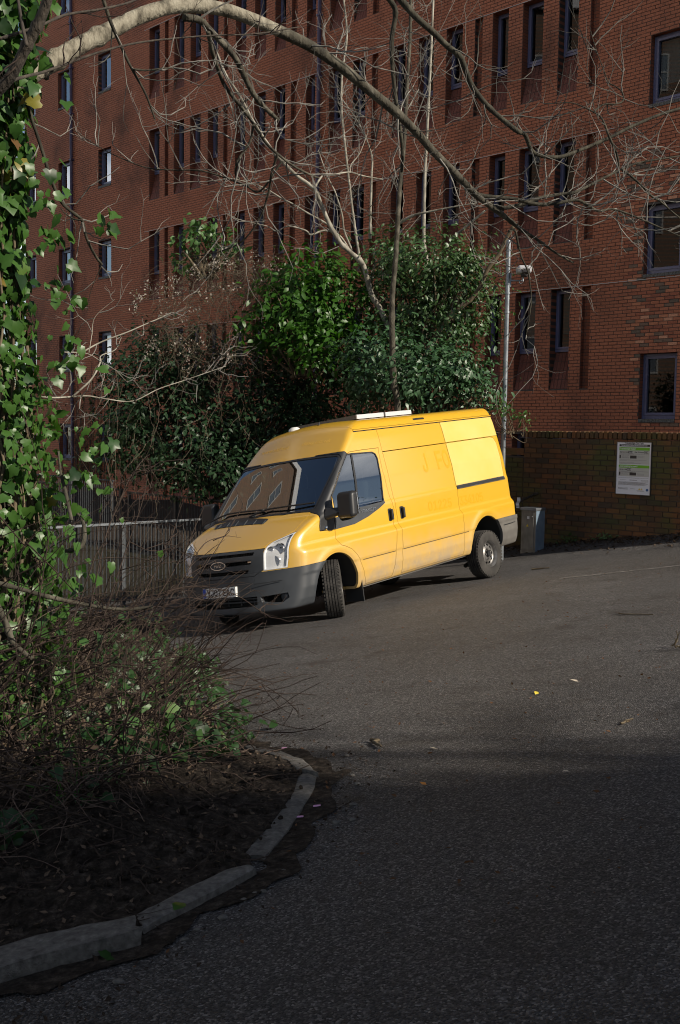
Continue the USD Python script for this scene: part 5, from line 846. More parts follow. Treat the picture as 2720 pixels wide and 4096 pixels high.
def leaves(pos, nrm, tip, size, kind='oval', fold=.25, curl=.15, rnd=rng):
    """one small folded blade per position. nrm: facing; tip: direction of the tip; size: length"""
    n = len(pos); nrm = nrm / np.linalg.norm(nrm, axis=1, keepdims=True); tip = tip - nrm * np.sum(tip * nrm, 1, keepdims=True); tip = tip / np.maximum(np.linalg.norm(tip, axis=1, keepdims=True), 1e-6); sid = np.cross(tip, nrm)
    size = np.broadcast_to(size, (n,))
    if kind == 'oval':
        sh = np.array([(0, 0, 0), (.30, .21, .21 * fold), (.30, -.21, .21 * fold), (.68, .19, .19 * fold - curl * .4), (.68, -.19, .19 * fold - curl * .4), (1, 0, -curl)]); sh = np.vstack([sh, [(.45, 0, 0)]])
        fc = np.array([(0, 6, 1), (0, 2, 6), (1, 6, 3), (2, 4, 6), (3, 6, 5), (6, 4, 5)])
    elif kind == 'ivy':
        ou = np.array([(0, 0), (-.12, .20), (.02, .42), (.22, .37), (.45, .43), (.62, .25), (1.0, 0), (.62, -.25), (.45, -.43), (.22, -.37), (.02, -.42), (-.12, -.20)])
        z = fold * np.abs(ou[:, 1]) - curl * ou[:, 0] ** 2; sh = np.vstack([np.column_stack([ou, z]), [(.36, 0, .02)]])
        fc = np.array([(12, i + 1, i) for i in range(11)] + [(12, 0, 11)])
    elif kind == 'blade':
        sh = np.array([(0, .012, 0), (0, -.012, 0), (.4, .016, .10), (.4, -.016, .10), (.75, .011, .10), (.75, -.011, .10), (1, 0, -.02)]); fc = np.array([(0, 2, 1), (1, 2, 3), (2, 4, 3), (3, 4, 5), (4, 6, 5)])
    else:  # chip: a torn curled scrap
        sh = np.array([(0, 0, 0), (.35, .28, .12), (.4, -.25, .05), (1, .08, .10), (.6, 0, .0)]); fc = np.array([(0, 4, 1), (0, 2, 4), (1, 4, 3), (2, 3, 4)])
    wob = 1 + rnd.uniform(-.15, .15, (n, len(sh), 3)); S_ = sh[None] * wob * size[:, None, None]
    V = pos[:, None] + S_[..., :1] * tip[:, None] + S_[..., 1:2] * sid[:, None] + S_[..., 2:] * nrm[:, None]
    F_ = (fc[None] + len(sh) * np.arange(n)[:, None, None]).reshape(-1, 3)
    return trimesh.Trimesh(V.reshape(-1, 3), F_, process=False)
def tubes(paths, sides=4):
    """many thin tapering tubes at once; paths: list of (points, radii)"""
    return cat([tube(p, r, sides, False) for p, r in paths]) if paths else None
def wander(p, d, L, n, r, rnd, up=.12, jit=.25):
    pts = [np.array(p)]; d = np.array(d, float); d /= np.linalg.norm(d)
    for _ in range(n):
        d = d + rnd.normal(0, jit, 3) + np.array([0, 0, up]); d /= np.linalg.norm(d); pts.append(pts[-1] + d * L / n)
    return np.array(pts), np.linspace(r, r * .35, n + 1)
def twigging(lines, every, L, r, rnd, sub=3, up=.10, jit=.28, t0=.25, flat=1.):
    """side twigs, forking again, along limb lines"""
    out = []
    for pts, r0, r1 in lines:
        p = np.asarray(pts); s = np.r_[0, np.cumsum(np.linalg.norm(np.diff(p, axis=0), axis=1))]; tot = s[-1]; k = int(tot * (1 - t0) / every)
        for _ in range(k):
            t = rnd.uniform(t0, 1) * tot; i = min(np.searchsorted(s, t) - 1, len(p) - 2); i = max(i, 0); f = (t - s[i]) / max(s[i + 1] - s[i], 1e-6)
            q = p[i] + (p[i + 1] - p[i]) * f; tan = (p[i + 1] - p[i]) / np.linalg.norm(p[i + 1] - p[i])
            d = tan * .7 + rnd.normal(0, 1, 3) * np.array([1, flat, 1]) * .75; l = L * rnd.uniform(.35, 1.15)
            w, wr = wander(q, d, l, 6, min(r * rnd.uniform(.7, 1.2), r0), rnd, up, jit); out.append((w, wr))
            for _ in range(rnd.integers(1, sub + 1)):
                j = rnd.integers(2, 6); dd = (w[j] - w[j - 1]); dd = dd / np.linalg.norm(dd) + rnd.normal(0, .6, 3); w2, wr2 = wander(w[j], dd, l * rnd.uniform(.25, .6), 4, wr[j] * .75, rnd, up, jit); out.append((w2, wr2))
                if rnd.random() < .6:
                    j = rnd.integers(1, 4); dd = (w2[j] - w2[j - 1]); dd = dd / np.linalg.norm(dd) + rnd.normal(0, .7, 3); out.append(wander(w2[j], dd, l * rnd.uniform(.12, .3), 3, wr2[j] * .75, rnd, up, jit))
    return out
def limb_mesh(pts, r0, r1, sides=10, knob=.06, seed=0):
    q = spline(pts, 6); n = len(q); t = np.linspace(0, 1, n); rr = (r0 + (r1 - r0) * t) * (1 + knob * (meshkit.noise(q * 9., seed) - .4) * 2 + .25 * (np.random.default_rng(seed).random(n) < .035))
    m_ = tube(q, rr, sides); return m_
def limbs(parent, grp, mt, name='branch', sides=10):
    for i, (pts, r0, r1) in enumerate(BR[grp]): put(name, limb_mesh(pts, r0, r1, sides if r0 > .012 else 6, seed=i + len(grp)), M[mt], parent, smooth=True)

# the ivy-clad tree on the left, whose limb arches over the picture
RV = np.random.default_rng(21)
AX = np.array([(-1.98, 5.75, -1.75), (-1.96, 5.75, -.9), (-1.98, 5.72, .0), (-1.98, 5.65, 1.0), (-1.93, 5.55, 1.9), (-1.88, 5.5, 2.7), (-1.9, 5.5, 3.6)])
itree = thing('ivy_clad_tree', 'leaning bare tree wrapped in ivy whose pale limb arches across the top left', 'tree')
put('trunk', limb_mesh(AX, .24, .12, 16), M['bark_bough'], itree, smooth=True)
L1 = BR['limb'][0]; cut = 11; rm = L1[1] + (L1[2] - L1[1]) * cut / (len(L1[0]) - 1)
put('branch', limb_mesh(L1[0][:cut + 1], L1[1], rm, 16, .05, 3), M['bark'], itree, smooth=True)
put('branch', limb_mesh(L1[0][cut:], rm, L1[2], 14, .07, 4), M['bark_mid'], itree, smooth=True)
for k, q in enumerate(BR['limb'][1:]): put('branch', limb_mesh(*q, 10, seed=k), M['bark_mid' if 4 < k < 8 else 'bark_bough'], itree, smooth=True)
for k, q in enumerate(BR['low']): put('branch', limb_mesh(*q, 7, seed=k), M['bark_pale'], itree, smooth=True)
pts, r0, r1 = BR['limb'][0]; q = spline(pts, 6); kn = []
for _ in range(26):
    a = RV.normal(0, 1, 3); a /= np.linalg.norm(a); s_ = trimesh.creation.icosphere(2, RV.uniform(.012, .03)); s_.apply_translation(q[17] + a * RV.uniform(.02, .055)); kn.append(s_)
b_ = tri(m3.Manifold.batch_boolean([man(x) for x in kn], m3.OpType.Add)); put('burr', b_, M['bark_dark'], itree, smooth=True)
tw = twigging(BR['limb'][:1], .10, .75, .006, RV, 3, t0=.55) + twigging(BR['limb'][1:9], .075, .8, .0055, RV, 3, t0=.1) + twigging(BR['limb'][9:], .09, .55, .0045, RV, 3, t0=.1)
put('twigs', tubes(tw), M['twig'], itree, kind='stuff')
put('twigs', tubes(twigging(BR['low'], .09, .35, .0035, RV, 3, t0=.1, up=.05)), M['twig'], itree, kind='stuff')
dl = thing('dark_bough', 'dark bare bough crossing the top left corner in front of the ivy', 'branch'); limbs(dl, 'dark_limb', 'bark_dark')
put('twigs', tubes(twigging(BR['dark_limb'], .16, .35, .004, RV, 2, t0=.1)), M['twig_dark'], dl, kind='stuff')
hb_ = thing('hanging_bough', 'bare boughs hanging in from the top right over the van', 'branch'); limbs(hb_, 'bough', 'bark_bough')
put('twigs', tubes(twigging(BR['bough'], .075, .65, .0045, RV, 4, t0=.15)), M['twig_mid'], hb_, kind='stuff')

# ivy on the trunk: large leaves singly, the rest together
ivy = thing('ivy', 'thick green climbing ivy covering the tree trunk at the left edge', 'climbing plant')
def trunk_at(z): return np.stack([np.interp(z, AX[:, 2], AX[:, k]) for k in (0, 1)], -1)
n = 8600; z = RV.uniform(-1.65, 2.75, n); th = RV.uniform(0, 2 * np.pi, n); rad = np.interp(z, [-1.7, -.9, -.2, .3, .9, 1.4, 2.0, 2.8], [.56, .46, .46, .40, .28, .30, .36, .4]) * RV.uniform(.62, 1.08, n)
rad *= .82 + .36 * meshkit.noise(np.stack([np.cos(th) * 2.5, np.sin(th) * 2.5, z * 2.2], -1), 4)
c_ = trunk_at(z); out_ = np.stack([np.cos(th), np.sin(th), 0 * th], 1)
P_ = np.column_stack([c_ + out_[:, :2] * rad[:, None], z])
# sprays hanging out to the right of the trunk
for (x, y, zz, k, s) in ((-1.52, 5.6, 1.02, 22, .07), (-1.45, 5.7, .72, 18, .07), (-1.57, 5.6, 1.3, 22, .08), (-1.60, 5.5, 1.75, 24, .09), (-1.25, 5.7, 1.06, 8, .05), (-1.33, 5.7, -.08, 14, .06), (-1.42, 5.6, .35, 26, .08), (-1.36, 5.6, -.2, 22, .08), (-1.38, 5.6, -.45, 30, .10), (-1.32, 5.5, -.75, 30, .12), (-1.58, 5.5, 2.2, 30, .10)):
    e = np.array([x, y, zz]) + RV.normal(0, s, (k, 3)); P_ = np.vstack([P_, e]); out_ = np.vstack([out_, np.tile([.75, -.6, .1], (k, 1))])
nr = out_ + RV.normal(0, .6, P_.shape) + np.array([.1, -.15, .3]); tp = np.array([0, 0, -1.]) + RV.normal(0, .6, P_.shape)
sz = RV.uniform(.028, .068, len(P_)) * np.where(P_[:, 2] > .75, 1.3, 1) * np.where(RV.random(len(P_)) < .15, 1.3, 1)
px, py, dp = project(P_ + [0, 0, 0]); inv = (px > 0) & (px < 560) & (py > 0) & (py < 2300)
score = np.where(inv, sz / dp, 0) * (1 + .6 * (np.sum(nr * [.6, -.8, 0], 1) > 0)); single = np.argsort(-score)[:240]; rest_ = np.setdiff1d(np.arange(len(P_)), single)
for i in single: put('leaf', leaves(P_[i:i + 1], nr[i:i + 1], tp[i:i + 1], sz[i:i + 1], 'ivy', .18, .22, RV), M['ivy'], ivy, smooth=True)
put('foliage', leaves(P_[rest_], nr[rest_], tp[rest_], sz[rest_], 'ivy', .18, .22, RV), M['ivy'], ivy, smooth=True, kind='stuff')
st_ = []
for _ in range(46):
    a0 = RV.uniform(0, 2 * np.pi); zs = np.linspace(-1.75, RV.uniform(-.6, 2.4), 14); aa = a0 + np.cumsum(RV.normal(0, .16, 14)); rr = np.interp(zs, [-1.7, 0, 3], [.36, .29, .2]) * RV.uniform(.92, 1.15)
    st_.append((np.column_stack([trunk_at(zs) + np.stack([np.cos(aa), np.sin(aa)], 1) * rr[:, None], zs]), np.linspace(RV.uniform(.008, .02), .004, 14)))
put('stem', tubes(st_, 6), M['bark_brown'], ivy, smooth=True, kind='stuff')

# thicket of brambles and ground ivy in the bed
def mound(x, y):
    d = np.clip((-.62 - .155 * np.clip(y - 6, -2, 9) - x) / 1.3, 0, 1)
    return .12 + 1.0 * d ** .8 * np.clip((y - 3.0 + .35 * (-1.2 - x)) / 1.4, 0.15, 1)
thk = thing('bramble_thicket', 'tangled leafless brambles and dead stems at the left before the kerb', 'brambles')
for k, q in enumerate(BR['bramble']): put('stem', limb_mesh(*q, 6, seed=k), M['twig_dark'], thk, smooth=True)
for k, q in enumerate(BR['log']): put('dead_branch', limb_mesh(q[0], q[1] * .75, q[2] * .8, 12, .3, seed=k), M['bark_mid'], thk, smooth=True)
bp = []
for k in range(1150):
    x = RV.uniform(-2.9, -.75); y = RV.uniform(2.9, 7.4)
    if x > min(-.70 - .155 * (y - 6) - .1, -.72 - .58 * (4.9 - y)): continue
    h = mound(x, y); z0 = float(gh(x, y)); L_b = RV.uniform(.4, 1.0) * (.5 + h); d = np.array([RV.normal(.55, .45), RV.normal(-.05, .45), RV.uniform(.15, 1.2)])
    w, wr = wander((x, y, z0 + RV.uniform(.02, .75) * h), d, L_b, 10, RV.uniform(.0018, .0050), RV, -.055, .17); w[:, 2] = np.maximum(w[:, 2], gh(w[:, 0], w[:, 1]) + .03)
    lim = -.55 - .155 * np.clip(w[:, 1] - 6, -2, 9); k_ = w[:, 0] < lim + .25
    if k_[:3].all(): bp.append((w, wr))
put('stems', tubes(bp, 4), M['twig_dark'], thk, kind='stuff')
put('fine_stems', tubes(twigging(BR['bramble'], .10, .3, .0028, RV, 2, t0=.1, up=.0)), M['twig_dark'], thk, kind='stuff')
dry = []
for k in range(260):
    x = RV.uniform(-2.6, -.8); y = RV.uniform(4.4, 8.5)
    if x > -.72 - .155 * (y - 6): continue
    h = mound(x, y); w, wr = wander((x, y, float(gh(x, y)) + RV.uniform(.0, .9) * h), RV.normal(0, 1, 3), RV.uniform(.15, .5), 6, RV.uniform(.0018, .004), RV, -.08, .35); dry.append((w, wr))
n = 5200; x = RV.uniform(-3.0, -.6, n); y = RV.uniform(2.9, 9.0, n); k_ = x < np.minimum(-.66 - .155 * (y - 6), -.72 - .58 * (4.9 - y)); x, y = x[k_], y[k_]; P_ = np.column_stack([x, y, gh(x, y) + mound(x, y) * RV.uniform(.0, .62, len(x)) + .04])
put('dead_leaves', leaves(P_, RV.normal(0, .7, P_.shape) + [.2, -.2, .6], RV.normal(0, 1, P_.shape), RV.uniform(.018, .05, len(P_)), 'chip'), M['litter'], thk, kind='stuff')
put('dry_stems', tubes(dry, 4), M['bark_brown'], thk, kind='stuff')
gi = thing('ground_ivy', 'pale green ivy trailing over the thicket and onto the tarmac edge', 'ivy plant')
n = 3800; x = RV.uniform(-2.9, -.5, n); y = RV.uniform(2.9, 9.2, n); lim = -.62 - .155 * np.clip(y - 6, -2, 9); k_ = (x < lim + .10 * RV.random(n)) & (x < -.72 - .58 * (4.9 - y)); x, y = x[k_], y[k_]; lim = lim[k_]
dn = meshkit.noise(np.stack([x * 2.2, y * 2.2, 0 * x], -1), 12); k_ = (dn > .60) | ((lim - x < .45) & (y > 5.0) & (dn > .36)); x, y, lim = x[k_], y[k_], lim[k_]
zz = gh(x, y) + mound(x, y) * RV.uniform(.35, 1.02, len(x)) + .02; P_ = np.column_stack([x, y, zz])
e = np.column_stack([RV.normal(-.60, .10, 60), RV.normal(6.25, .28, 60), np.zeros(60)]); e[:, 2] = gh(e[:, 0], e[:, 1]) + RV.uniform(.03, .12, 60); P_ = np.vstack([P_, e])
nr = np.array([.55, -.35, .55]) + RV.normal(0, .5, P_.shape); tp = np.array([.3, -.1, -.5]) + RV.normal(0, .7, P_.shape); sz = RV.uniform(.028, .066, len(P_))
px, py, dp = project(P_); inv = (px > 0) & (px < 900) & (py > 2100) & (py < 3300); sc = np.where(inv, sz / dp, 0); single = np.argsort(-sc)[:90]; rest_ = np.setdiff1d(np.arange(len(P_)), single)
for i in single: put('leaf', leaves(P_[i:i + 1], nr[i:i + 1], tp[i:i + 1], sz[i:i + 1], 'ivy', .18, .2, RV), M['ivy_ground'], gi, smooth=True)
put('foliage', leaves(P_[rest_], nr[rest_], tp[rest_], sz[rest_], 'ivy', .18, .2, RV), M['ivy_ground'], gi, smooth=True, kind='stuff')
n = 620; y = RV.uniform(3.2, 5.4, n); x = np.minimum(-.66 - .155 * (y - 6), -.80 - .40 * (4.9 - y)) - np.abs(RV.normal(0, .40, n)); P_ = np.column_stack([x, y, gh(x, y) + .06 + mound(x, y) * RV.uniform(.05, .55, n)])
k_ = meshkit.noise(P_ * 3.1, 31) > .42; P_ = P_[k_]; put('low_foliage', leaves(P_, np.array([.4, -.5, .7]) + RV.normal(0, .5, P_.shape), np.array([.3, -.3, -.4]) + RV.normal(0, .7, P_.shape), RV.uniform(.03, .075, len(P_)), 'ivy', .18, .2, RV), M['ivy_ground'], gi, smooth=True, kind='stuff')
lo = []
for k in range(520):
    y = RV.uniform(3.0, 5.6); x = min(-.66 - .155 * (y - 6), -.74 - .42 * (4.9 - y)) - abs(RV.normal(0, .45)); h = float(mound(np.array(x), np.array(y))); w, wr = wander((x, y, float(gh(x, y)) + RV.uniform(.04, .5) * h + .03), (RV.normal(.3, .8), RV.normal(-.2, .7), RV.normal(.1, .5)), RV.uniform(.2, .75), 9, RV.uniform(.0014, .0040), RV, -.10, .33); w[:, 2] = np.maximum(w[:, 2], gh(w[:, 0], w[:, 1]) + .06); lo.append((w, wr))
put('low_stems', tubes(lo, 4), M['low_stem'], thk, kind='stuff')
for j, (x, y, k) in enumerate(((-1.15, 4.9, 15), (-.98, 5.45, 12), (-1.35, 5.2, 16), (-1.2, 4.45, 9))):
    b = np.column_stack([RV.normal(x, .03, k), RV.normal(y, .03, k), np.zeros(k)]); b[:, 2] = gh(b[:, 0], b[:, 1]) + .12; tp = np.column_stack([RV.normal(.25, .6, k), RV.normal(-.15, .5, k), RV.uniform(.5, 1.3, k)]); nr = np.cross(tp, RV.normal(0, 1, (k, 3)))
    put('grass_tuft', leaves(b, nr, tp, RV.uniform(.16, .34, k), 'blade', 0, 0, RV), M['grass'], smooth=True, label=['tuft of long grass blades low in the brambles beside the ground ivy', 'small bright grass tuft at the thicket edge behind the kerb', 'larger clump of strap grass deep in the thicket by the dead branch', 'thin grass blades nearest the front kerb stones'][j], category='grass', kind=None)

# evergreen shrubs behind the van
def bush(name, label, ells, mt, count, size, stem='bark_brown', clump=34, spread=.20, kind='oval', sr=.03):
    t = thing(name, label, 'shrub'); ps, ns = [], []; vol = np.array([np.prod(e[1]) ** .667 for e in ells]); vol = vol / vol.sum()
    for (c, r), v in zip(ells, vol):
        k = max(6, int(count * v / clump)); d = RV.normal(0, 1, (k, 3)); d /= np.linalg.norm(d, axis=1, keepdims=True); q = np.array(c) + d * np.array(r) * RV.uniform(.72, 1.04, (k, 1)) ; q = q[:, None] + RV.normal(0, 1, (k, clump, 3)) * spread * RV.uniform(.5, 1.2, (k, 1, 1))
        ps.append(q.reshape(-1, 3)); ns.append(np.repeat(d, clump, 0))
    P_, D_ = np.vstack(ps), np.vstack(ns)
    nr = D_ + np.array([.1, -.2, .7]) + RV.normal(0, .55, P_.shape); tp = D_ + np.array([0, 0, -.4]) + RV.normal(0, .8, P_.shape)
    put('foliage', leaves(P_, nr, tp, RV.uniform(.5, 1.4, len(P_)) * size, kind, .2, .2, RV), M[mt], t, smooth=True, kind='stuff')
    base = np.mean([e[0] for e in ells], 0); base[2] = min(e[0][2] - e[1][2] for e in ells) - .2; paths = []
    for c, r in ells:
        for _ in range(5):
            end = np.array(c) + RV.normal(0, .3, 3) * np.array(r); mid = (base + end) / 2 + RV.normal(0, .15, 3); paths.append((spline([base + RV.normal(0, .12, 3) * [1, 1, 0], mid, end], 5), np.linspace(sr, sr * .3, 11)))
    put('stem', tubes(paths, 6), M[stem], t, smooth=True); return t
bush('evergreen_shrub', 'glossy dark evergreen shrub catching sun, beside the grey pole', SH['viburnum'], 'viburnum', 9500, .085)
bush('evergreen_shrub', 'blue green glossy shrub right behind the van roof', SH['laurel'], 'laurel', 6500, .095)
bush('evergreen_shrub', 'sparse leafy shoot poking out past the grey pole above the low wall', SH['shoot'], 'sprig', 80, .07, clump=8, spread=.07, sr=.007)
bush('evergreen_shrub', 'bright leaf green bush between the bare stems and the tangle', SH['bright'], 'bright', 5200, .12)
bush('evergreen_shrub', 'large very dark evergreen mass above the railings left of the van', SH['dark'], 'darkleaf', 23000, .10)
bush('evergreen_shrub', 'small fresh green sprig high against the slit windows', SH['sprig'], 'sprig', 340, .13, clump=12, spread=.13)
tg = thing('clematis_tangle', 'brown tangle of dry climber stems with pale fluffy seed heads', 'climber'); tp_, fl = [], []
for c, r in SH['tangle']:
    for _ in range(150):
        d = RV.normal(0, 1, 3); d /= np.linalg.norm(d); p = np.array(c) + d * np.array(r) * RV.uniform(.4, 1.0); w, wr = wander(p, RV.normal(0, 1, 3) * [1, .6, 1], RV.uniform(.5, 1.5), 9, RV.uniform(.002, .005), RV, -.12, .38); tp_.append((w, wr))
    for _ in range(26):
        d = RV.normal(0, 1, 3); d /= np.linalg.norm(d); fl.append(np.array(c) + d * np.array(r) * RV.uniform(.7, 1.05) + np.array([-.3, 0, 0]))
M['tangle'] = bark('tangle_stem', [(.3, (.045, .036, .024)), (.7, (.13, .105, .075))], 20., bump=.1)
put('stems', tubes(tp_, 4), M['tangle'], tg, kind='stuff')
fl = (np.array(fl)[:, None] + RV.normal(0, .05, (len(fl), 14, 3))).reshape(-1, 3); put('seed_heads', leaves(fl, RV.normal(0, 1, fl.shape), RV.normal(0, 1, fl.shape), RV.uniform(.03, .06, len(fl)), 'chip'), M['fluff'], tg, kind='stuff')
hang = []
for _ in range(120):
    p = np.array([RV.uniform(-4.2, -1.4), RV.uniform(18.2, 19.4), RV.uniform(-.6, 1.3)]); w, wr = wander(p, (RV.normal(0, .4), RV.normal(0, .4), -1), RV.uniform(.6, 1.9), 8, .005, RV, -.05, .22); hang.append((w, wr))
put('hanging_stems', tubes(hang[:70], 4), M['tangle'], tg, kind='stuff')

# bare trees behind the van
pt_ = thing('pale_bare_tree', 'pale multi-stemmed bare tree rising behind the van in front of the hotel', 'tree')
for i, (pts, r0, r1) in enumerate(BR['pale']):
    if i == 0: pts = [[a * .9, b_2 * .9, c * .9] for a, b_2, c in pts]; r0 *= 1.2
    nm = 'trunk' if r0 > .06 else 'branch'
    if i in (0, 1, 2): pts = [[pts[0][0], pts[0][1], min(pts[0][2] - 1.2, -2.3)]] + pts
    put(nm, limb_mesh(pts, r0 * (.5 if i in (0, 1, 2) else .8), r1 * .6, 12, .09, seed=i), M['bark_mid' if i == 0 else 'bark_pale'], pt_, smooth=True)
put('twigs', tubes(twigging(BR['pale'][:5], .12, 1.25, .0065, RV, 4, t0=.38, flat=.8) + twigging(BR['pale'][5:], .14, .85, .0055, RV, 3, t0=.2)), M['twig'], pt_, kind='stuff')
bt_ = thing('brown_bare_tree', 'brown leaning bare stems growing through the evergreen shrub', 'tree')
for i, (pts, r0, r1) in enumerate(BR['brown']):
    pts = [[pts[0][0], pts[0][1], min(pts[0][2] - .9, -2.2)]] + pts; put('trunk', limb_mesh(pts, r0, r1, 10, .06, seed=i + 40), M['bark_brown'], bt_, smooth=True)
put('twigs', tubes(twigging(BR['brown'], .14, .8, .008, RV, 3, t0=.3)), M['twig'], bt_, kind='stuff')

# dry climber on the hotel wall, weeds at the low wall
n = 1500; u = RV.normal(22.2, .9, n); z = RV.uniform(-2.8, 1.2, n) ; z = np.where(RV.random(n) < .6, np.minimum(z, RV.uniform(-2.6, .9, n)), z); P_ = fp(u, z, RV.uniform(.03, .22, n)); nr = N + RV.normal(0, .5, P_.shape)
dc = thing('wall_climber', 'rust brown dry climber clinging to the hotel wall at the left downpipe', 'climber'); put('foliage', leaves(P_, nr, np.array([0, 0, -1.]) + RV.normal(0, .4, P_.shape), RV.uniform(.06, .12, n), 'chip'), M['dead'], dc, kind='stuff')
sp_ = [wander(fp(np.array(RV.normal(22.2, .7)), np.array(-3.0), .05), U * RV.normal(0, .2) + Z, RV.uniform(2.5, 6.0), 12, .02, RV, .05, .10) for _ in range(34)]
for w, wr in sp_: w[:] = w - N * ((w - F0) @ N)[:, None] + N * .04
put('stem', tubes(sp_, 4), M['bark_dark'], dc, kind='stuff')
for j, (t_, lab) in enumerate(((-.32, 'small green weed at the foot of the brown wall nearer the cabinet'), (-.95, 'green weed at the foot of the brown wall below the sign side'))):
    k = 60; b = W0 - U * (-t_) * 1.0 + N * .12; b = np.array([b[0], b[1], float(gh(b[0], b[1]))]); b = b + RV.normal(0, 1, (k, 3)) * [.10, .06, .03] + [0, 0, .05]
    put('weed', leaves(b, RV.normal(0, .5, (k, 3)) + [0, -.3, .8], RV.normal(0, 1, (k, 3)) + [0, 0, .5], RV.uniform(.04, .07, k), 'oval'), M['sprig'], smooth=True, label=lab, category='weed')

# ------------------------------------------------------------------ litter
def ground_scatter(x, y, zf, mt, size, name, label, kind='chip', up=.9, lift=.006):
    P_ = np.column_stack([x, y, zf(x, y) + lift]); nr = np.array([0, 0, up]) + RV.normal(0, .35, P_.shape); tp = RV.normal(0, 1, P_.shape) * [1, 1, .2]
    data(put(name, leaves(P_, nr, tp, size, kind, .15, .2, RV), M[mt], kind='stuff', label=label, category='litter'))
n = 1500; t_ = RV.uniform(-3.9, 1.2, n); dd = np.abs(RV.normal(0, .34, n)) + .03 + .15 * (t_ < -1.5) * RV.random(n); q = W0 + np.outer(t_, U) + np.outer(dd, N); ground_scatter(q[:, 0], q[:, 1], gh, 'litter', RV.uniform(.03, .085, n), 'leaf_litter', 'drift of dark dead leaves along the foot of the brown wall')
n = 700; x = RV.uniform(-2.6, .5, n); y = 14.6 + .62 * (x + 1.0) + RV.normal(0, .35, n) + .5; ground_scatter(x, y, gh, 'litter', RV.uniform(.03, .08, n), 'leaf_litter', 'dead leaves gathered under the van towards the railing')
n = 1500; x = RV.uniform(-.6, 4.5, n); y = RV.uniform(3.0, 14.5, n); ground_scatter(x, y, gh, 'dead', RV.uniform(.007, .030, n), 'grit', 'scattered crumbs and leaf scraps over the tarmac')
n = 1100; x = RV.normal(-.05, .16, n) - .0; y = RV.uniform(2.4, 7.5, n); x = x + np.interp(y, [2.4, 3.0, 3.6, 4.5, 5.2, 5.9, 7.5], [-.9, -.75, -.36, -.05, .05, -.3, -.7]); k_ = np.array([not Polygon([(a, b) for a, b in edge] + [(-7, 1.2), (-7, 14.4)]).contains(Point(a, b)) for a, b in zip(x, y)])
ground_scatter(x[k_], y[k_], gh, 'litter', RV.uniform(.006, .03, int(k_.sum())), 'gutter_grit', 'dark grit and scraps lying along the outer kerb edge')
n = 3600; x = RV.uniform(-2.2, -.1, n); y = RV.uniform(2.4, 7, n); k_ = np.array([Polygon([(a, b) for a, b in edge] + [(-7, 1.2), (-7, 14.4)]).buffer(-.03).contains(Point(a, b)) for a, b in zip(x, y)]); x, y = x[k_], y[k_]
ground_scatter(x, y, soil_z, 'litter', RV.uniform(.006, .034, len(x)), 'soil_litter', 'leaf scraps and crumbs lying on the dark soil')
tw = []
for k in range(330):
    x, y = RV.uniform(-1.9, -.1), RV.uniform(2.7, 6.3)
    if not Polygon([(a, b) for a, b in edge] + [(-7, 1.2), (-7, 14.4)]).buffer(-.04).contains(Point(x, y)): continue
    a = RV.uniform(0, 6.28); w, wr = wander((x, y, 0), (math.cos(a), math.sin(a), 0), RV.uniform(.06, .32), 6, RV.uniform(.0015, .0045), RV, 0, .22); w[:, 2] = soil_z(w[:, 0], w[:, 1]) + .012; tw.append((w, wr))
put('fallen_twigs', tubes(tw, 4), M['twig_dark'], kind='stuff', label='thin fallen twigs strewn over the dark soil bed', category='twigs')
n = 2600; x = RV.uniform(-2.3, -.1, n); y = RV.uniform(2.3, 6.6, n); k_ = np.array([SOILP.contains(Point(a, b)) for a, b in zip(x, y)]); x, y = x[k_], y[k_]; cl = []
ico = trimesh.creation.icosahedron()
for a, b, c in zip(x, y, soil_z(x, y)):
    s = RV.uniform(.004, .017) * (1.6 if RV.random() < .06 else 1); cl.append(trimesh.Trimesh(ico.vertices * s * RV.uniform(.6, 1.25, (12, 3)) + [a, b, c + s * .25], ico.faces, process=False))
put('soil_clods', cat(cl), M['soil'], kind='stuff', label='crumbs and clods of dark soil over the planting bed', category='soil')
def leaf_at(p, size, mt, label, kind='oval', zf=None):
    p = np.array([p]); 
    if zf is not None: p[:, 2] = zf(p[:, 0], p[:, 1])
    p[:, 2] += .012
    put('fallen_leaf', leaves(p, np.array([[.15, -.1, 1.]]) + RV.normal(0, .15, (1, 3)), RV.normal(0, 1, (1, 3)) * [1, 1, .1], np.array([size]), kind, .3, .25, RV), M[mt], smooth=True, label=label, category='leaf', group=None)
leaf_at(SPOT['greenleaf'], .085, 'grass', 'long green leaf lying across the near kerb stone', zf=lambda x, y: np.array([SPOT['greenleaf'][2]]))
leaf_at(SPOT['ivyfall'], .075, 'ivy', 'fallen green ivy leaf on the tarmac below the near kerb', 'ivy', gh)
M['leaf_yellow'] = plain('yellow_leaf', (.50, .40, .04), .6); M['leaf_pale'] = plain('pale_leaf', (.38, .33, .26), .8); M['leaf_orange'] = plain('orange_leaf', (.42, .17, .03), .7)
leaf_at(SPOT['yellow'], .065, 'leaf_yellow', 'narrow yellow leaf alone on the open tarmac', zf=gh); leaf_at(SPOT['pale1'], .05, 'leaf_pale', 'crumpled pale leaf right of the yellow leaf on the tarmac', 'chip', gh); leaf_at(SPOT['pale2'], .04, 'leaf_pale', 'small pale oval leaf on the shaded tarmac in front', zf=gh)
leaf_at(SPOT['orange'], .045, 'leaf_orange', 'orange leaf on the sunlit tarmac right of the van', zf=gh); leaf_at(SPOT['leaf4'], .04, 'leaf_pale', 'thin tan leaf on the tarmac straight right of the kerb corner', 'chip', gh); leaf_at(SPOT['leaf5'], .04, 'dead', 'brown curled leaf left of the yellow leaf on the tarmac', 'chip', gh)
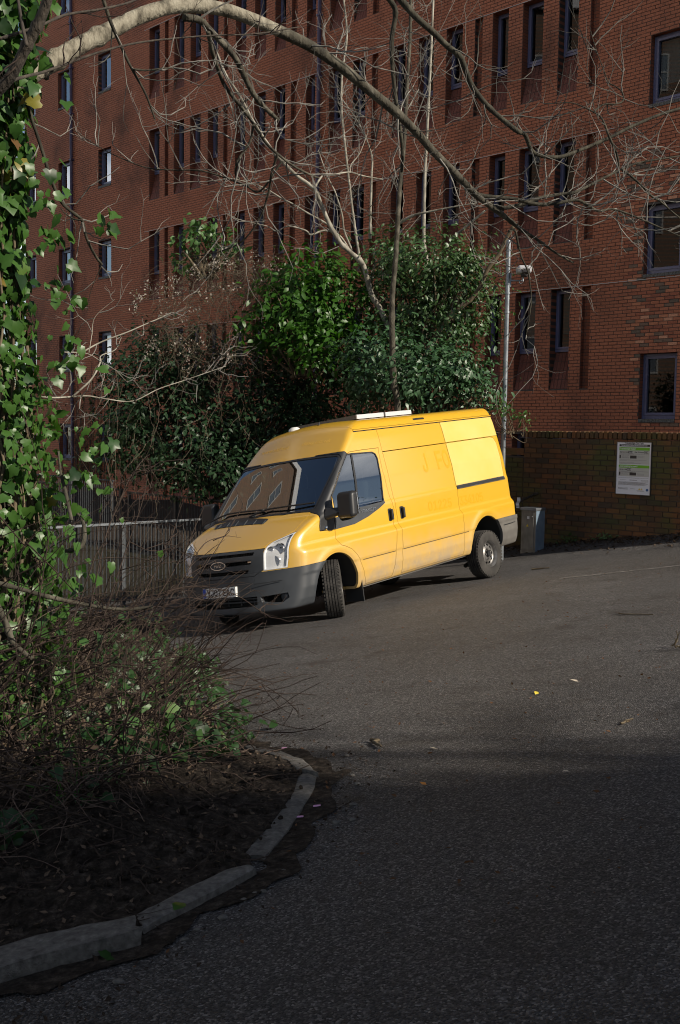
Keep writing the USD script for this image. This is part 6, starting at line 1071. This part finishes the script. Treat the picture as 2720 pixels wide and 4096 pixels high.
leaf_at(SPOT['leaf6'], .045, 'leaf_orange', 'small rust leaf on the shaded tarmac beside the kerb bend', 'chip', gh); leaf_at(SPOT['leaf7'], .038, 'leaf_pale', 'pale scrap of leaf on the sunlit tarmac in front of the front wheel', 'chip', gh)
def stick(a, b, r, label):
    a, b = np.array(a), np.array(b); q = np.linspace(0, 1, 7)[:, None] * (b - a) + a + RV.normal(0, .012, (7, 3)); q[:, 2] = gh(q[:, 0], q[:, 1]) + r + .004; put('fallen_stick', tube(q, np.linspace(r, r * .6, 7), 7), M['bark_brown'], smooth=True, label=label, category='stick')
stick(*SPOT['twigR'], .007, 'long straight stick on the tarmac at the right'); stick(*SPOT['twig2'], .010, 'short forked stick on the tarmac right of the kerb'); stick(*SPOT['twig3'], .006, 'thin pale stick on the tarmac at lower right'); stick(*SPOT['branchR'], .014, 'dark stick lying in front of the cabinet')
bx, by, _ = SPOT['bunchR']; bl_ = [wander((bx + RV.normal(0, .03), by + RV.normal(0, .03), float(gh(bx, by)) + .02), RV.normal(0, 1, 3) * [1, 1, .25], .13, 5, .007, RV, 0, .3) for _ in range(6)]
put('stick_bundle', tubes(bl_, 6), M['bark_brown'], smooth=True, label='clump of broken sticks at the right edge of the tarmac', category='sticks')
M['red_wrap'] = plain('red_wrapper', (.55, .015, .05), .35); M['pink'] = plain('pink_scrap', (.60, .30, .50), .6)
def scrap(p, s, mt, name, label):
    q = rbox(s, s * .55, s * .35, s * .12); q.vertices = q.vertices + (meshkit.fbm(q.vertices * 40 + 3, 3) - .5)[:, None] * s * .5; q.apply_translation((p[0], p[1], float(gh(p[0], p[1])) + s * .2)); put(name, q, M[mt], smooth=40, label=label, category='litter')
scrap(SPOT['red'], .085, 'red_wrap', 'crushed_can', 'small crumpled red wrapper on the ground under the front bumper')
scrap(SPOT['pink1'], .03, 'pink', 'paper_scrap', 'pink scrap of paper furthest right beside the kerb'); scrap(SPOT['pink2'], .03, 'pink', 'paper_scrap', 'pink scrap of paper close against the kerb stone'); scrap(SPOT['pink3'], .028, 'pink', 'paper_scrap', 'pink scrap of paper on the far curved kerb end')
for j in range(20):
    y = RV.uniform(2.9, 5.4); x = float(np.interp(y, [2.4, 3.0, 3.6, 4.5, 5.2, 5.9], [-.9, -.72, -.30, -.02, .06, -.3])) + RV.uniform(.03, .16); s = RV.uniform(.007, .016)
    q = trimesh.creation.icosphere(1, s); q.vertices = q.vertices * [1.2, .9, .65] * (1 + .5 * (meshkit.noise(q.vertices * 60 + j, j) - .5))[:, None]; q.apply_translation((x, y, float(gh(x, y)) + s * .3))
    put('pebble', q, M['kerb'], smooth=40, label='small grey pebble lying beside the outer edge of the kerb', category='pebble', group='pebbles along the kerb')

# ------------------------------------------------------------------ out of view: added foreground shade, and what shows in the van's glass
M['far_brick'] = mat('far_brick', {'tc': ('texture_coordinate', {}), 'br': ('brick_texture', {'color1': (.24, .13, .075), 'color2': (.18, .095, .06), 'mortar': (.12, .10, .08), 'scale': 1., 'brick_width': .225, 'row_height': .075, 'mortar_size': .008}), 'mp': ('mapping', {'rotation': (math.pi / 2, 0, 0)}), 'p': ('principled_bsdf', {'roughness': .9})},
    [('tc.object', 'mp.vector'), ('mp.vector', 'br.vector'), ('br.color', 'p.base_color')])
ob = thing('office_block', 'unseen tall brick block added behind the viewpoint to shade the foreground', 'building', (0, -12.6, 0))  # unseen block, invented and shaped to cast the foreground shade
put('wall', box(13, 62, -14, 0, -3, 18.8), M['far_brick'], ob)
for i in range(14):
    for j in range(5): w_ = put('window', box(15 + i * 3.3, 16.4 + i * 3.3, 0, .05, 1.2 + j * 3.4, 3 + j * 3.4), M['white'], ob); put('pane', box(15.1 + i * 3.3, 16.3 + i * 3.3, .05, .055, 1.3 + j * 3.4, 2.9 + j * 3.4), M['pane'], w_)
hd = [((13.6 + .6 * math.sin(k * 2.1), 3.5 + 1.5 * k, .6), (1.2, 1.1, 1.9 + .5 * math.sin(k * 1.3))) for k in range(11)]
bush('evergreen_hedge', 'tall dark evergreen hedge far to the right of the car park out of view', hd, 'darkleaf', 12000, .16, clump=40, spread=.28)
rt = thing('roadside_tree', 'tall bare tree at the right beyond the car park nearest the hotel', 'tree', (13.5, 12.6, -1.2)); rl = []
put('trunk', limb_mesh([(0, 0, 0), (.1, 0, 1.5), (.05, .1, 3.0), (.15, 0, 4.5), (.1, -.1, 6.5), (0, 0, 9)], .22, .05, 12), M['bark_brown'], rt, smooth=True)
for k in range(22):
    z = 1.8 + .32 * k; a = k * 2.4; L_b = 3.4 - .2 * k * .6; w, wr = wander((.08, 0, z), (math.cos(a), math.sin(a), .55), L_b, 9, .07 - .002 * k, RV, .03, .14); rl.append((w.tolist(), wr[0], wr[-1])); put('branch', tube(w, wr, 7), M['bark_brown'], rt, smooth=True)
put('twigs', tubes(twigging(rl, .22, 1.0, .012, RV, 3, t0=.2)), M['bark_brown'], rt, kind='stuff')

lb = thing('brick_terrace', 'sunlit brick block with white framed windows standing out of view on the left', 'building', (-15.5, 0, 0))
put('wall', box(-9, 0, 2, 31, -6, 17.5), M['far_brick'], lb); put('parapet', box(-9.1, .25, 1.9, 31.1, 17.5, 18.2), M['white'], lb); put('string_course', box(.0, .12, 2, 31, 6.75, 7.0), M['white'], lb)
M['pale_frame'] = plain('pale_frame_paint', (.42, .42, .40), .5); M['terrace_pane'] = plain('terrace_pane', (.10, .12, .145), .2)
for i in range(11):
    for j in range(7):
        y0 = 3.2 + i * 2.5; z0 = -3.2 + j * 2.9; w_ = put('window', cat([box(.0, .05, y0, y0 + 1.0, z0, z0 + .07), box(.0, .05, y0, y0 + 1.0, z0 + 1.43, z0 + 1.5), box(.0, .05, y0, y0 + .06, z0 + .07, z0 + 1.43), box(.0, .05, y0 + .94, y0 + 1.0, z0 + .07, z0 + 1.43), box(.0, .04, y0 + .06, y0 + .94, z0 + .73, z0 + .78)]), M['pale_frame'], lb)
        put('pane', box(.005, .012, y0 + .06, y0 + .94, z0 + .07, z0 + 1.43), M['terrace_pane'], w_)
# three unseen bare trees added behind the viewpoint to soften the shadow edge
for k, (x, y, z, rz, s, lab) in enumerate(((19.5, -6.2, -.6, 40, 1.42, 'unseen bare tree added to soften the shadow edge, the middle one of the row'), (24.0, -8.6, -.4, 150, 1.5, 'tallest unseen bare tree added to soften the shadow edge, far end of the row'), (15.6, -4.4, -.8, 260, 1.25, 'smallest unseen bare tree added to soften the shadow edge, near end of the row'))):
    x_ = UsdGeom.Xform.Define(stage, '/World/' + numbered('/World', 'roadside_tree')); x_.AddTranslateOp().Set(Gf.Vec3d(x, y, z)); x_.AddRotateZOp().Set(float(rz)); x_.AddScaleOp().Set(Gf.Vec3f(s))
    q_ = x_.GetPrim(); q_.GetReferences().AddInternalReference('/World/roadside_tree'); x_.SetXformOpOrder(x_.GetOrderedXformOps()[-3:] if len(x_.GetOrderedXformOps()) > 3 else x_.GetOrderedXformOps()); q_.SetInstanceable(True); data(q_, label=lab, category='tree')
